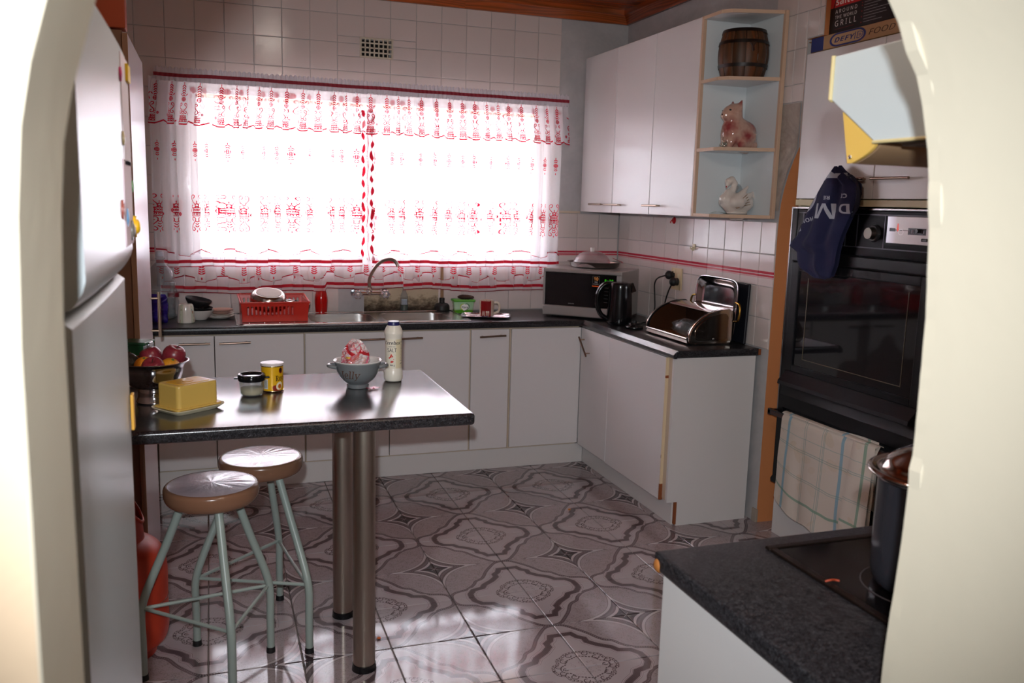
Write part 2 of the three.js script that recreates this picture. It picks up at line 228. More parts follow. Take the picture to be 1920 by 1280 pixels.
// right wall with the arched recess that holds the oven
const wallRight = structGroup('wall_right');
{
  const L = [[-0.2, -0.02], [1.735, -0.02], [1.735, 1.5], [1.745, 1.62], [1.762, 1.69], [1.79, 1.765], [1.822, 1.83], [1.85, 1.875], [1.852, 2.366], [1.965, 2.366], [1.965, 2.745], [2.95, 2.745], [2.95, -0.02], [4.7, -0.02], [4.7, 2.85], [-0.2, 2.85]];
  const g = extr(shapeOf(L), 0.24); g.rotateY(-PI / 2);                        // shape x -> world z, depth -> world -x
  const m = new THREE.Mesh(g, [plasterMat, mat(0xcc8452, 0.65)]); m.name = 'plaster'; m.position.x = 0.246; wallRight.add(m);
  const put = (z0, z1, y0, y1, stripe) => { const q = 0.0014; if (z1 - z0 < 0.012 || y1 - y0 < 0.012) return; part('tile', wallTile(z1 - z0 - 2 * q, y1 - y0 - 2 * q, stripe), stripe ? stripeMat : tileMats[Math.floor(rnd() * 3)], wallRight, [0, (y0 + y1) / 2, (z0 + z1) / 2], [0, -PI / 2 + rr(-0.006, 0.006), 0]); };
  for (let k = 0; k < 11; k++) for (let r = -2; r <= 1; r++) put(Math.max(k * RZ - 0.01, 0.002), Math.min((k + 1) * RZ - 0.01, 1.733), Math.max(1.21 + r * ROW, 0.9), Math.min(1.21 + (r + 1) * ROW, 1.54), r === 0);
  for (let k = 10; k < 13; k++) for (let r = 5; r <= 9; r++) { const a = k * RZ - 0.01, b = a + RZ, c = Math.max(1.21 + r * ROW, r === 5 ? 2.09 : 0), d = Math.min(1.21 + (r + 1) * ROW, 2.745); put(a, Math.min(b, r > 7 ? 1.964 : 1.851), c, d); if (r === 7) put(Math.max(a, 1.852), Math.min(b, 1.964), 2.368, d); }
  const E = L.slice(2, 9), ez = (y) => { if (y <= 1.5) return 1.735; for (let i = 1; i < 7; i++) if (y <= E[i][1]) return E[i - 1][0] + (E[i][0] - E[i - 1][0]) * (y - E[i - 1][1]) / (E[i][1] - E[i - 1][1]); return 1.851; }, cz = (u, v) => 1.62 + u * (ez(2.085 - v * 0.5) - 1.623);
  const cp = grid(12, 40, (u, v) => { const y = 2.085 - v * 0.5, z = cz(u, v); return [0.001 - 0.004 * (0.5 + noise.noise(z * 50, y * 30, 2)), y, z]; }, (u, v) => [cz(u, v) * 2.2, v * 1.1]);
  part('jamb_plaster', box2(0.007, 0.246, 1.88, 2.364, 1.851, 1.8545, 0), plasterMat, wallRight);
  part('cement_patch', cp, mat(0xffffff, 0.95, 0, { map: cementTex, bumpMap: skinBump, bumpScale: 0.004, side: THREE.DoubleSide }), wallRight);
  const recess = mat(0xcc8452, 0.7);
  part('recess_lining', [box2(0.246, 0.95, -0.02, 2.9, 1.6, 1.72, 0), box2(0.246, 0.95, -0.02, 2.9, 2.96, 3.08, 0), box2(0.93, 1.05, -0.02, 2.9, 1.6, 3.08, 0), box2(0.246, 1.05, 2.76, 2.9, 1.6, 3.08, 0)], recess, wallRight);
  part('skirting', box2(-0.002, 0.012, 0.0, 0.07, 1.70, 1.738, 0.002), mat(0x9b8f83, 0.9), wallRight);
}
struct('wall_left', box2(-3.7, -3.5, -0.02, 2.85, -0.2, 4.7, 0), mat(0xb9a79c, 0.85));
// ceiling of varnished boards, with mouldings
{
  const c = structGroup('ceiling'); part('ceiling_slab', box2(-3.7, 0.25, 2.84, 2.95, -0.2, 4.7, 0), mat(0x4a2410, 0.8), c);
  const ms = [0xffffff, 0xe8d8cc, 0xd9c2b0].map((k) => mat(k, 0.22, 0, { map: woodTex }));
  for (let i = 0; i < 45; i++) { const z0 = i * 0.103 + 0.01, g = box2(-3.5, 0.0, 2.825, 2.842, z0, z0 + 0.1, 0.004); const uv = g.attributes.uv, o = rnd(); for (let k = 0; k < uv.count; k++) uv.setXY(k, uv.getX(k) * 0.8 + o, uv.getY(k) * 2.4 + o); part('ceiling_board', g, ms[i % 3], c); }
  const moulding = (len) => { const s = shapeOf([[0, 0], [0.018, 0], [0.024, 0.012], [0.03, 0.02], [0.05, 0.045], [0.062, 0.05], [0.062, 0.08], [0, 0.08]]); const g = extr(s, len); const uv = g.attributes.uv; const p = g.attributes.position; for (let k = 0; k < uv.count; k++) uv.setXY(k, p.getZ(k) * 0.9, (p.getY(k) + p.getX(k)) * 2.2); return g; };
  const a = moulding(3.5); a.rotateY(-PI / 2); a.translate(0, 0, 0); // profile x -> z
  const A = struct('trim_1', a, ms[0]); A.position.set(0, 2.747, 0);
  const b = moulding(4.45); b.scale(-1, 1, 1); { const id = b.attributes.position.array; for (let i = 0; i < id.length; i += 9) for (let k = 0; k < 3; k++) { const t = id[i + 3 + k]; id[i + 3 + k] = id[i + 6 + k]; id[i + 6 + k] = t; } const u = b.attributes.uv.array; for (let i = 0; i < u.length; i += 6) for (let k = 0; k < 2; k++) { const t = u[i + 2 + k]; u[i + 2 + k] = u[i + 4 + k]; u[i + 4 + k] = t; } b.computeVertexNormals(); }
  const B = struct('trim_2', b, ms[2]); B.position.set(0, 2.747, 0);
}
// the wall with the archway the camera looks through
const archCap = mat(0xcbb193, 0.8, 0, { bumpMap: rep(skinBump, 4, 4), bumpScale: 0.001 }), archSide = mat(0xd6cdb8, 0.9, 0, { specularIntensity: 0.15, bumpMap: rep(skinBump, 3, 3), bumpScale: 0.0006 });
{
  const wf = structGroup('wall_front'), top = [[-1.845, 1.836], [-1.89, 1.9], [-1.96, 1.98], [-2.05, 2.05], [-2.15, 2.085], [-2.245, 2.092], [-2.35, 2.08], [-2.46, 2.03], [-2.56, 1.955], [-2.63, 1.88], [-2.672, 1.81], [-2.695, 1.753], [-2.708, 1.707], [-2.718, 1.672], [-2.726, 1.63], [-2.731, 1.57], [-2.734, 1.48], [-2.734, 1.3], [-2.733, 0.9], [-2.733, -0.02]];
  const edge = [[-1.757, -0.02], [-1.757, 0.6], [-1.752, 1.0], [-1.742, 1.15], [-1.738, 1.3], [-1.74, 1.45], [-1.746, 1.53], [-1.752, 1.6], [-1.766, 1.675], [-1.786, 1.74], [-1.815, 1.795], ...top];
  const s = shapeOf([[-4.2, -0.02], [-2.733, -0.02], ...edge.slice().reverse().slice(1), [1.2, -0.02], [1.2, 2.95], [-4.2, 2.95]]);
  const g = extr(s, 0.19, 0.0015, 1), gr = g.groups.map((q) => ({ ...q })), c = toCreasedNormals(g, 0.7); c.clearGroups(); gr.forEach((q) => c.addGroup(q.start, q.count, q.materialIndex));
  part('plaster', c, [archCap, archSide], wf, [0, 0, 4.473]);
  // ragged plaster rim on the kitchen side of the opening
  const R = [], X = (y) => { for (let i = 1; i < edge.length; i++) if (y <= edge[i][1]) { const [a, c] = edge[i - 1], [d, e] = edge[i]; return a + (d - a) * (y - c) / (e - c); } return -1.85; };
  for (let y = 0; y < 1.9; y += 0.012 + 0.022 * rnd()) R.push([X(y) + 0.0005 + rr(-0.0004, 0.0004) - (rnd() > 0.88 ? 0.0025 : 0) - (y > 1.774 && y < 1.8 ? 0.005 : 0), y]);
  part('plaster_rim', extr(shapeOf([...R, [-1.7, 1.95], [-1.6, 1.9], [-1.6, 0.0]].reverse()), 0.022, 0.001, 1).translate(0, 0, 4.455), archSide, wf);
}
struct('wall_hall', [box2(-4.2, 1.2, -0.02, 2.95, 7.4, 7.6, 0), box2(-4.3, -4.1, -0.02, 2.95, 4.6, 7.6, 0), box2(1.1, 1.3, -0.02, 2.95, 4.6, 7.6, 0), box2(-4.3, 1.3, 2.85, 2.95, 4.6, 7.6, 0)], mat(0xd9c7ae, 0.85));
struct('wall_bulkhead', box2(-3.5, -2.872, 2.16, 2.82, 1.78, 1.86, 0.004), mat(0xb0491f, 0.6));
// air brick over the window
{
  const v = thing('air_vent', 'cream air brick with a grid of square holes in the tiled wall above the window', 'vent', [-1.6455, 2.4725, 0]);
  const bars = []; for (let i = 0; i <= 7; i++) bars.push(box(i % 7 ? 0.008 : 0.011, 0.116, 0.012, -0.094 + i * 0.02686, 0, 0, 0.001)); for (let j = 0; j <= 4; j++) bars.push(box(0.196, j % 4 ? 0.008 : 0.01, 0.012, 0, -0.053 + j * 0.0265, 0, 0.001));
  part('grille', bars, mat(0xc9c0ac, 0.7), v); part('duct', box(0.172, 0.098, 0.02, 0, 0, -0.045, 0), mat(0x120d0a, 0.9), v);
}

// ceiling lamp of the kitchen, above the frame: a milky glass bowl and its light
{
  const t = thing('ceiling_lamp', 'round milky glass ceiling lamp above the middle of the kitchen', 'lamp', [-2.0, 2.8, 3.7]);
  part('lamp_base', cyl(0.12, 0.13, 0.025, 0, 0.012, 0, 36), white, t); part('lamp_glass', latheS([[0.13, 0.0], [0.15, -0.03], [0.13, -0.075], [0.07, -0.1], [0.001, -0.107]], 40, 40), mat(0xfff2dc, 0.4, 0, { emissive: 0xffc890, emissiveIntensity: 0.35 }), t);
  const l = new THREE.PointLight(new THREE.Color().setRGB(1.0, 0.9, 0.8), 1.6); l.position.set(0, -0.24, 0); l.shadow.radius = 6; l.castShadow = true; t.add(l);
}
// ---------- curtains ----------
const RED = '#b5122c';
function lace(w, h, draw, base = 0.45, s = 1700) {                // w x h metres of sheer cloth, transparent white with red print
  return canvasTex(Math.round(w * s), Math.min(2048, Math.round(h * s)), (g, W, H) => {
    g.fillStyle = `rgba(246,242,246,${base})`; g.fillRect(0, 0, W, H); g.scale(W / w, H / h); g.strokeStyle = g.fillStyle = RED; g.lineCap = 'round'; g.lineJoin = 'round'; draw(g);
  }, true);
}
const leaf = (g, x, y, a, l, t) => { g.save(); g.translate(x, y); g.rotate(a); g.beginPath(); g.ellipse(l / 2, 0, l / 2, t, 0, 0, 7); g.fill(); g.restore(); };
function sprig(g, x, y, n, step, l, down = 1) { for (let i = 0; i < n; i++) { const yy = y + down * i * step, k = 0.65 + 0.35 * (i / n); leaf(g, x, yy, down > 0 ? -0.75 : 0.75, l * k, l * 0.17); leaf(g, x, yy, down > 0 ? PI + 0.75 : PI - 0.75, l * k, l * 0.17); } leaf(g, x, y + down * n * step * 1.05, PI / 2, l * 0.8, l * 0.12); }
function flower(g, x, y, r) { g.lineWidth = r * 0.28; g.beginPath(); g.arc(x, y, r, 0, 7); g.stroke(); for (let i = 0; i < 4; i++) { g.beginPath(); g.arc(x + Math.cos(i * PI / 2) * r * 0.5, y + Math.sin(i * PI / 2) * r * 0.5, r * 0.28, 0, 7); g.stroke(); } }
function scrolls(g, x, y, h, w) { g.lineWidth = 0.0044; for (const s of [-1, 1]) { const X = (k) => x + s * k * w, Y = (k) => y + k * h; g.beginPath(); g.moveTo(X(0.62), Y(-0.24)); g.bezierCurveTo(X(0.2), Y(-0.3), X(0.22), Y(-0.54), X(0.6), Y(-0.52)); g.bezierCurveTo(X(1.15), Y(-0.46), X(0.95), Y(-0.1), X(0.5), Y(0.08)); g.bezierCurveTo(X(0.08), Y(0.28), X(0.15), Y(0.56), X(0.62), Y(0.54)); g.bezierCurveTo(X(0.98), Y(0.5), X(0.88), Y(0.26), X(0.6), Y(0.3)); g.stroke(); } }
function basket(g, x, y, w, h) { g.lineWidth = 0.0042; g.strokeRect(x - w / 2, y, w, h * 0.6); g.strokeRect(x - w * 0.72, y + h * 0.55, w * 1.44, h * 0.45); for (let i = 0; i < 3; i++) { g.beginPath(); g.arc(x + (i - 1) * w * 0.3, y + h * 0.28, w * 0.1, 0, 7); g.stroke(); g.beginPath(); g.arc(x + (i - 1) * w * 0.42, y + h * 0.76, w * 0.12, 0, 7); g.stroke(); } }
const clothMat = (map, o = {}) => mat(0xffffff, 0.85, 0, { map, transparent: true, transmission: 0.6, thickness: 0, side: THREE.DoubleSide, specularIntensity: 0.2, ...o });
const ribbonMat = mat(0xc81830, 0.5, 0, { side: THREE.DoubleSide, transmission: 0.4, thickness: 0, specularIntensity: 0.4 });
// gathered cloth hanging between x0 and x1: f(s) folds
function hang(x0, x1, yTop, yBot, z, o = {}) {
  const W = x1 - x0, A = o.amp ?? 0.014, per = o.period ?? 0.085, ph = o.phase ?? 0, full = o.full ?? 1.9, n = Math.round(W / per * 16), tw = o.tw ?? 0.3, th = o.th ?? (yTop - yBot);
  const yt = typeof yTop === 'function' ? yTop : () => yTop, yb = typeof yBot === 'function' ? yBot : () => yBot;
  return grid(n, o.rows ?? 24, (u, v) => {
    const q = u * W / per + noise.noise(u * 9, ph, 1) * 0.9 + noise.noise(u * 31, ph, 4) * 0.4, d = o.flare ? 0.35 + 0.65 * v : 1, wob = noise.noise(u * W * 14, v * 1.3, ph + 3) * 0.5;
    const a = 2 * PI * q, x = x0 + W * u - Math.sin(2 * a + wob) * per * 0.11 * d + (o.flare ? (u - 0.5) * 0.05 * v : 0), zz = z + A * d * (Math.sin(a + wob) + 0.35 * Math.sin(2.7 * a + ph)) ;
    return [x, yt(x) + (yb(x) - yt(x)) * v, zz];
  }, (u, v) => [(u * W / per + noise.noise(u * 9, ph, 1) * 0.9 + noise.noise(u * 31, ph, 4) * 0.1 + 0.15) * 0.5, 1 - v * 0.9995]);
}
const sprigX = [0.06, 0.21];
const valTex = lace(0.3, 0.26, (g) => { for (const x of sprigX) { sprig(g, x, 0.082, 5, 0.014, 0.021, -1); leaf(g, x - 0.03, 0.075, 0.6, 0.02, 0.003); leaf(g, x + 0.03, 0.075, PI - 0.6, 0.02, 0.003); flower(g, x, 0.108, 0.012); scrolls(g, x, 0.16, 0.055, 0.026); sprig(g, x, 0.19, 2, 0.012, 0.014, -1); flower(g, x - 0.04, 0.2, 0.008); flower(g, x + 0.04, 0.19, 0.007); basket(g, x, 0.203, 0.036, 0.034); } g.lineWidth = 0.008; g.beginPath(); for (let k = 0; k < 2; k++) { g.moveTo(k * 0.15 - 0.015, 0.232); g.quadraticCurveTo(k * 0.15 + 0.06, 0.272, k * 0.15 + 0.135, 0.232); } g.stroke(); for (let k = 0; k < 2; k++) { g.globalCompositeOperation = 'destination-out'; g.beginPath(); g.moveTo(k * 0.15 - 0.016, 0.262); g.lineTo(k * 0.15 - 0.016, 0.236); g.quadraticCurveTo(k * 0.15 + 0.06, 0.278, k * 0.15 + 0.136, 0.236); g.lineTo(k * 0.15 + 0.136, 0.262); g.fill(); g.globalCompositeOperation = 'source-over'; } }, 0.5);
const panelTex = lace(0.3, 1.0, (g) => {
  for (const x of sprigX) { flower(g, x, 0.06, 0.014); scrolls(g, x, 0.12, 0.07, 0.03); sprig(g, x, 0.36, 2, 0.012, 0.016, -1); flower(g, x, 0.385, 0.011); sprig(g, x, 0.408, 2, 0.011, 0.015, 1); scrolls(g, x, 0.665, 0.07, 0.034); scrolls(g, x, 0.79, -0.07, 0.034); sprig(g, x, 0.69, 2, 0.014, 0.018, -1); basket(g, x, 0.7, 0.04, 0.045); flower(g, x - 0.045, 0.715, 0.01); flower(g, x + 0.045, 0.735, 0.01); sprig(g, x, 0.78, 3, 0.014, 0.016, 1); }
}, 0.42, 1500);
const skirtTex = lace(0.3, 1.17, (g) => { for (const x of sprigX) { sprig(g, x, 1.056, 4, 0.013, 0.02, 1); scrolls(g, x, 0.7, 0.06, 0.03); } }, 0.36, 1500);
const edgeTex = canvasTex(64, 128, (g) => { g.fillStyle = 'rgba(244,240,246,.62)'; g.fillRect(0, 0, 64, 128); g.fillStyle = '#a31630'; g.fillRect(0, 0, 64, 8); g.fillRect(0, 121, 64, 7); }, true);
const edgeMat = clothMat(edgeTex);
const hemF = (x) => 1.215 + 0.012 * noise.noise(x * 3, 1, 0), hemB = (x) => 1.062 + 0.03 * noise.noise(x * 2.6, 7, 0) + (x > -1.95 && x < -1.5 ? 0.02 : 0);
const fold = (x, k) => Math.sin(x * 52 + k * 2 + noise.noise(x * 7, k, 2) * 3);
// frilled edging along x: a gathered strip with a ribbon sewn on
function frill(x0, x1, hem, z, parent, k) {
  const n = Math.round((x1 - x0) * 170), f = (v, dz) => (u) => { const x = x0 + (x1 - x0) * u, s = fold(x, k); return [x + 0.012 * Math.sin(x * 104 + k), hem(x) + v * (1 + 0.42 * (v > 0.03 ? fold(x * 0.6, k + 5) : 0)) + 0.002 * s, z + dz + s * (0.007 + 0.006 * Math.abs(v) / 0.04)]; };
  const strip = (va, vb, dz) => { const a = f(va, dz), b = f(vb, dz), m = f((va + vb) / 2, dz); return grid(n, 2, (u, v) => (v < 0.25 ? a : v < 0.75 ? m : b)(u), (u, v) => [u * 8, 1 - v]); };
  part('frill', strip(0.052, -0.03, 0.012), edgeMat, parent); part('ribbon', strip(0.009, -0.009, 0.015), ribbonMat, parent);
}
function edging(x, y0, y1, z, parent, side) {                      // the same up the inner edge of a curtain
  const n = 120, P = (y, o, dz) => { const s = Math.sin(y * 46 + side) + 0.6 * noise.noise(y * 18, side, 4); return [x + side * 0.006 * s + o + 0.012 * side * (y < 1.45 ? (1.45 - y) * 4 : 0) * 0.5, y, z + dz + 0.012 * Math.cos(y * 46 + side * 2)]; };
  part('frill', grid(3, n, (u, v) => P(y0 + (y1 - y0) * v, (u - 0.5) * 0.05, 0.01), (u, v) => [v * 8, u]), edgeMat, parent);
  part('ribbon', grid(2, n, (u, v) => { const y = y0 + (y1 - y0) * v, w = 0.0005 + 0.019 * Math.pow(Math.max(0, Math.sin(y * 92 + side * 2 + 2 * noise.noise(y * 20, side, 1)) * 0.7 + 0.45), 0.6); return P(y, (u - 0.5) * w, 0.014); }), ribbonMat, parent);
}
{
  const bc = thing('sheer_curtain', 'long sheer white curtain whose red-ribboned hem hangs lowest, just above the sink tap', 'curtain');
  part('cloth', hang(-2.895, -0.475, 2.215, hemB, 0.055, { period: 0.105, amp: 0.012, phase: 2, rows: 30 }), clothMat(skirtTex), bc); frill(-2.89, -0.48, hemB, 0.06, bc, 1);
  const lc = thing('sheer_curtain', 'sheer lace curtain with red print covering the half of the window near the tall cupboard', 'curtain', [0, 0, 0], 0);
  part('cloth', hang(-2.9, -1.745, 2.215, hemF, 0.09, { phase: 5, period: 0.092 }), clothMat(panelTex), lc); frill(-2.885, -1.755, hemF, 0.1, lc, 3); edging(-1.742, 2.1, 1.225, 0.1, lc, -1);
  const rc = thing('sheer_curtain', 'sheer lace curtain with red print covering the half of the window near the microwave', 'curtain', [0, 0, 0], 0);
  part('cloth', hang(-1.69, -0.475, 2.215, hemF, 0.09, { phase: 9, period: 0.09 }), clothMat(panelTex), rc); frill(-1.68, -0.47, hemF, 0.1, rc, 4); edging(-1.692, 2.1, 1.225, 0.1, rc, 1);
  const va = thing('valance', 'gathered lace valance with dark red ribbon and scalloped hem across the window top', 'valance');
  part('skirt', hang(-2.885, -0.455, 2.2, (x) => 1.957 + 0.008 * noise.noise(x * 3, 2, 2), 0.125, { period: 0.078, amp: 0.013, phase: 1, full: 1.95, rows: 14, flare: 1 }), clothMat(valTex), va);
  const heading = mat(0xd6cfd6, 0.85, 0, { side: THREE.DoubleSide, bumpMap: clothBump, bumpScale: 0.0005, transmission: 0.15, thickness: 0 });
  part('heading', grid(760, 6, (u, v) => { const x = -2.872 + 2.42 * u, s = Math.sin(x * 250 + 3 * noise.noise(x * 12, 0, 0)); return [x, 2.264 - 0.072 * v + (v < 0.1 ? 0.005 * s : 0) + 0.004 * noise.noise(x * 5, 0, 6), 0.128 + 0.004 * s + 0.006 * Math.sin(v * PI)]; }), heading, va);
  part('ribbon', grid(500, 1, (u, v) => { const x = -2.875 + 2.422 * u; return [x, 2.236 - 0.019 * v + 0.004 * noise.noise(x * 4, 0, 6) - 0.005 * Math.exp(-Math.pow((x + 2.72) * 9, 2)), 0.142 + 0.002 * Math.sin(x * 250)]; }), mat(0x94102a, 0.6, 0, dbl), va);
}

// ---------- cabinets ----------
const barHandle = (L, out = 0.03, r = 0.0058) => [rod([-L / 2, 0, out], [L / 2, 0, out], r, 14), rod([-L * 0.36, 0, 0], [-L * 0.36, 0, out], r * 0.7), rod([L * 0.36, 0, 0], [L * 0.36, 0, out], r * 0.7)];
const handleMat = mat(0xa38f80, 0.3, 1);
function door(parent, w, h, m, [x, y, z], ry = 0, handle) {            // a door is its face, a raw edge band and a handle
  const d = part('door', box(w, h, 0.018, 0, 0, 0, 0.0025), m, parent, [x, y, z], [0, ry, 0]);
  if (handle) part('handle', barHandle(handle.L), handleMat, d, [handle.x || 0, handle.y || 0, 0.009], [0, 0, handle.a || 0]);
  return d;
}
function baseUnit(label, x0, x1, doors) {
  const t = thing('base_cabinet', label, 'cabinet', [x0, 0, 0]), w = x1 - x0;
  part('carcass', [box2(0, 0.016, 0.12, 0.858, 0.02, 0.53, 0), box2(w - 0.016, w, 0.12, 0.858, 0.02, 0.53, 0), box2(0.016, w - 0.016, 0.12, 0.136, 0.02, 0.53, 0), box2(0.016, w - 0.016, 0.845, 0.858, 0.02, 0.53, 0)], tan, t);
  for (const [a, b, hx0, hx1, tilt] of doors) door(t, b - a, 0.722, whiteDoor, [(a + b) / 2 - x0, 0.131 + 0.361, 0.541], 0, hx0 === undefined ? null : { L: hx1 - hx0, x: (hx0 + hx1) / 2 - (a + b) / 2, y: 0.324, a: tilt || 0 });
  return t;
}
baseUnit('white base cabinet with two bar-handled doors, next to the tall cupboard', -2.9, -2.139, [[-2.895, -2.605, -2.779, -2.624], [-2.601, -2.141, -2.579, -2.42, 0.02]]);
baseUnit('white base cabinet with two bar-handled doors directly under the sink', -2.137, -1.193, [[-2.133, -1.668, -1.851, -1.7, 0.02], [-1.664, -1.196, -1.65, -1.483, 0.02]]);
baseUnit('narrow white base cabinet with one bar handle under the small tray with the mug', -1.191, -0.945, [[-1.186, -0.953, -1.143, -0.983, 0.035]]);
baseUnit('white corner base cabinet with a wide plain door and no handle', -0.943, -0.497, [[-0.937, -0.4905]]);
{
  const t = thing('base_cabinet', 'white base cabinet under the kettle with a slanting handle and chipped brown edges', 'cabinet', [0, 0, 0]);
  const side = new THREE.Shape([[-0.484, 0.125], [-0.425, 0.125], [-0.425, 0.0], [-0.02, 0.0], [-0.02, 0.86], [-0.484, 0.86]].map(([x, y]) => new THREE.Vector2(x, y)));
  part('end_panel', extr(side, 0.018).translate(0, 0, 1.65), white, t);
  part('carcass', [box2(-0.465, -0.02, 0.12, 0.136, 0.58, 1.65, 0), box2(-0.465, -0.02, 0.845, 0.858, 0.58, 1.65, 0), box2(-0.465, -0.02, 0.13, 0.85, 0.56, 0.576, 0), box2(-0.475, -0.46, 0.13, 0.858, 1.58, 1.65, 0.001)], tan, t);
  door(t, 0.395, 0.729, whiteDoor, [-0.481, 0.4885, 0.7505], -PI / 2, { L: 0.15, x: -0.11, y: 0.262, a: -0.72 });
  const d = door(t, 0.645, 0.735, whiteDoor, [-0.481, 0.4865, 1.276], -PI / 2);
  part('chipped_edge', [box(0.006, 0.735, 0.0185, 0.322, 0, 0, 0.001)], mat(0xd8c4a2, 0.6), d); part('chip', box(0.011, 0.085, 0.0195, 0.32, -0.325, 0, 0.002), chipDark, d); part('chip', box(0.008, 0.014, 0.0195, 0.324, 0.27, 0, 0.002), chipDark, d); part('chip', box(0.006, 0.02, 0.0195, 0.321, -0.14, 0, 0.002), chipDark, d);
  part('chip', box(0.012, 0.118, 0.0185, -0.43, 0.065, 1.6592, 0.002), chipDark, t);
}
single('plinth', 'white kick board along the floor under the window cabinets', 'plinth', box2(-2.9, -0.445, 0.0, 0.121, 0.512, 0.53, 0.002), white);
single('plinth', 'white kick board along the floor under the kettle cabinet', 'plinth', box2(-0.443, -0.426, 0.0, 0.121, 0.512, 1.649, 0.002), white);
// worktop: one L of black laminate with the sink cut out
const SK = { x0: -2.49, x1: -1.175, z0: 0.055, z1: 0.535 }, BL = [-2.085, -1.72], BR = [-1.665, -1.275], BZ = [0.135, 0.475];
{
  const s = shapeOf([[-3.45, -0.004], [-0.004, -0.004], [-0.004, -1.681], [-0.474, -1.681], [-0.474, -0.561], [-3.45, -0.561]].reverse());
  const h = new THREE.Path([[BL[0] - 0.01, -BZ[0] + 0.01], [BR[1] + 0.01, -BZ[0] + 0.01], [BR[1] + 0.01, -BZ[1] - 0.01], [BL[0] - 0.01, -BZ[1] - 0.01]].map(([x, y]) => new THREE.Vector2(x, y))); s.holes.push(h);
  const g = creased(planar(extr(s, 0.04, 0.014, 3).rotateX(-PI / 2).translate(0, 0.86, 0)), 0.5);
  const w = thing('worktop', 'black speckled laminate worktop running in an L below the window', 'worktop'); part('slab', g, counterMat, w);
  part('chamfered_front', creased(planar(extr(shapeOf([[-0.49, 0.8998], [-0.492, 0.8995], [-0.5115, 0.879], [-0.5115, 0.864], [-0.507, 0.8602], [-0.49, 0.8602]].map(([x, y]) => [x + 0.0135, y])), 1.681 - 0.5615, 0.0008, 1)), 0.3).translate(0, 0, 0.5615), mat(0xffffff, 0.2, 0, { map: rep(speckle, 1.6, 1.6), clearcoat: 0.6, clearcoatRoughness: 0.2 }), w);
  part('raw_end', box2(-0.016, -0.002, 0.866, 0.896, 1.6815, 1.684, 0), chipDark, w);
}
{
  const t = thing('sink', 'stainless steel double-bowl sink set into the black worktop under the window', 'sink', [0, 0.9, 0]);
  const s = roundRect(SK.x0, -SK.z1, SK.x1, -SK.z0, 0.03); for (const [a, b] of [BL, BR]) s.holes.push(roundRect(a, -BZ[1], b, -BZ[0], 0.07, THREE.Path));
  part('rim_sheet', extr(s, 0.005, 0.002, 2, 10).rotateX(-PI / 2), steel, t);
  const lip = (a, b, c, d, r) => { const q = roundRect(a, c, b, d, r); const pts = q.getPoints(10).map((p) => V(p.x, 0.005, -p.y)); return new THREE.TubeGeometry(new THREE.CatmullRomCurve3(pts.slice(0, -1), true, 'catmullrom', 0.1), 120, 0.0035, 8, true); };
  part('raised_edge', lip(SK.x0 + 0.008, SK.x1 - 0.008, -SK.z1 + 0.008, -SK.z0 - 0.008, 0.03), steel, t);
  for (const [a, b] of [BL, BR]) {
    const cx = (a + b) / 2, cz = (BZ[0] + BZ[1]) / 2, hx = (b - a) / 2, hz = (BZ[1] - BZ[0]) / 2, R = 0.07;
    const rp = (ang, k) => { const q = 8, c = Math.cos(ang), sn = Math.sin(ang), f = Math.pow(Math.pow(Math.abs(c), q) + Math.pow(Math.abs(sn), q), -1 / q); return [cx + c * f * hx * k, cz + sn * f * hz * k]; };
    const rings = [[1.0, 0.004], [0.995, -0.01], [0.97, -0.1], [0.93, -0.14], [0.8, -0.155], [0.1, -0.16]];
    part('bowl', grid(64, rings.length - 1, (u, v) => { const [k, y] = rings[Math.round(v * (rings.length - 1))], [x, z] = rp(-u * 2 * PI, k); return [x, y, z]; }), mat(0xb9b7b5, 0.25, 1, dbl), t);
    part('drain', cyl(0.035, 0.035, 0.004, cx, -0.158, cz), darkSteel, t);
  }
  part('drainer_groove', [0, 1, 2, 3].map((i) => rod([-2.42 + i * 0.08, 0.004, 0.14], [-2.42 + i * 0.08, 0.004, 0.46], 0.003, 8)), steel, t);
}
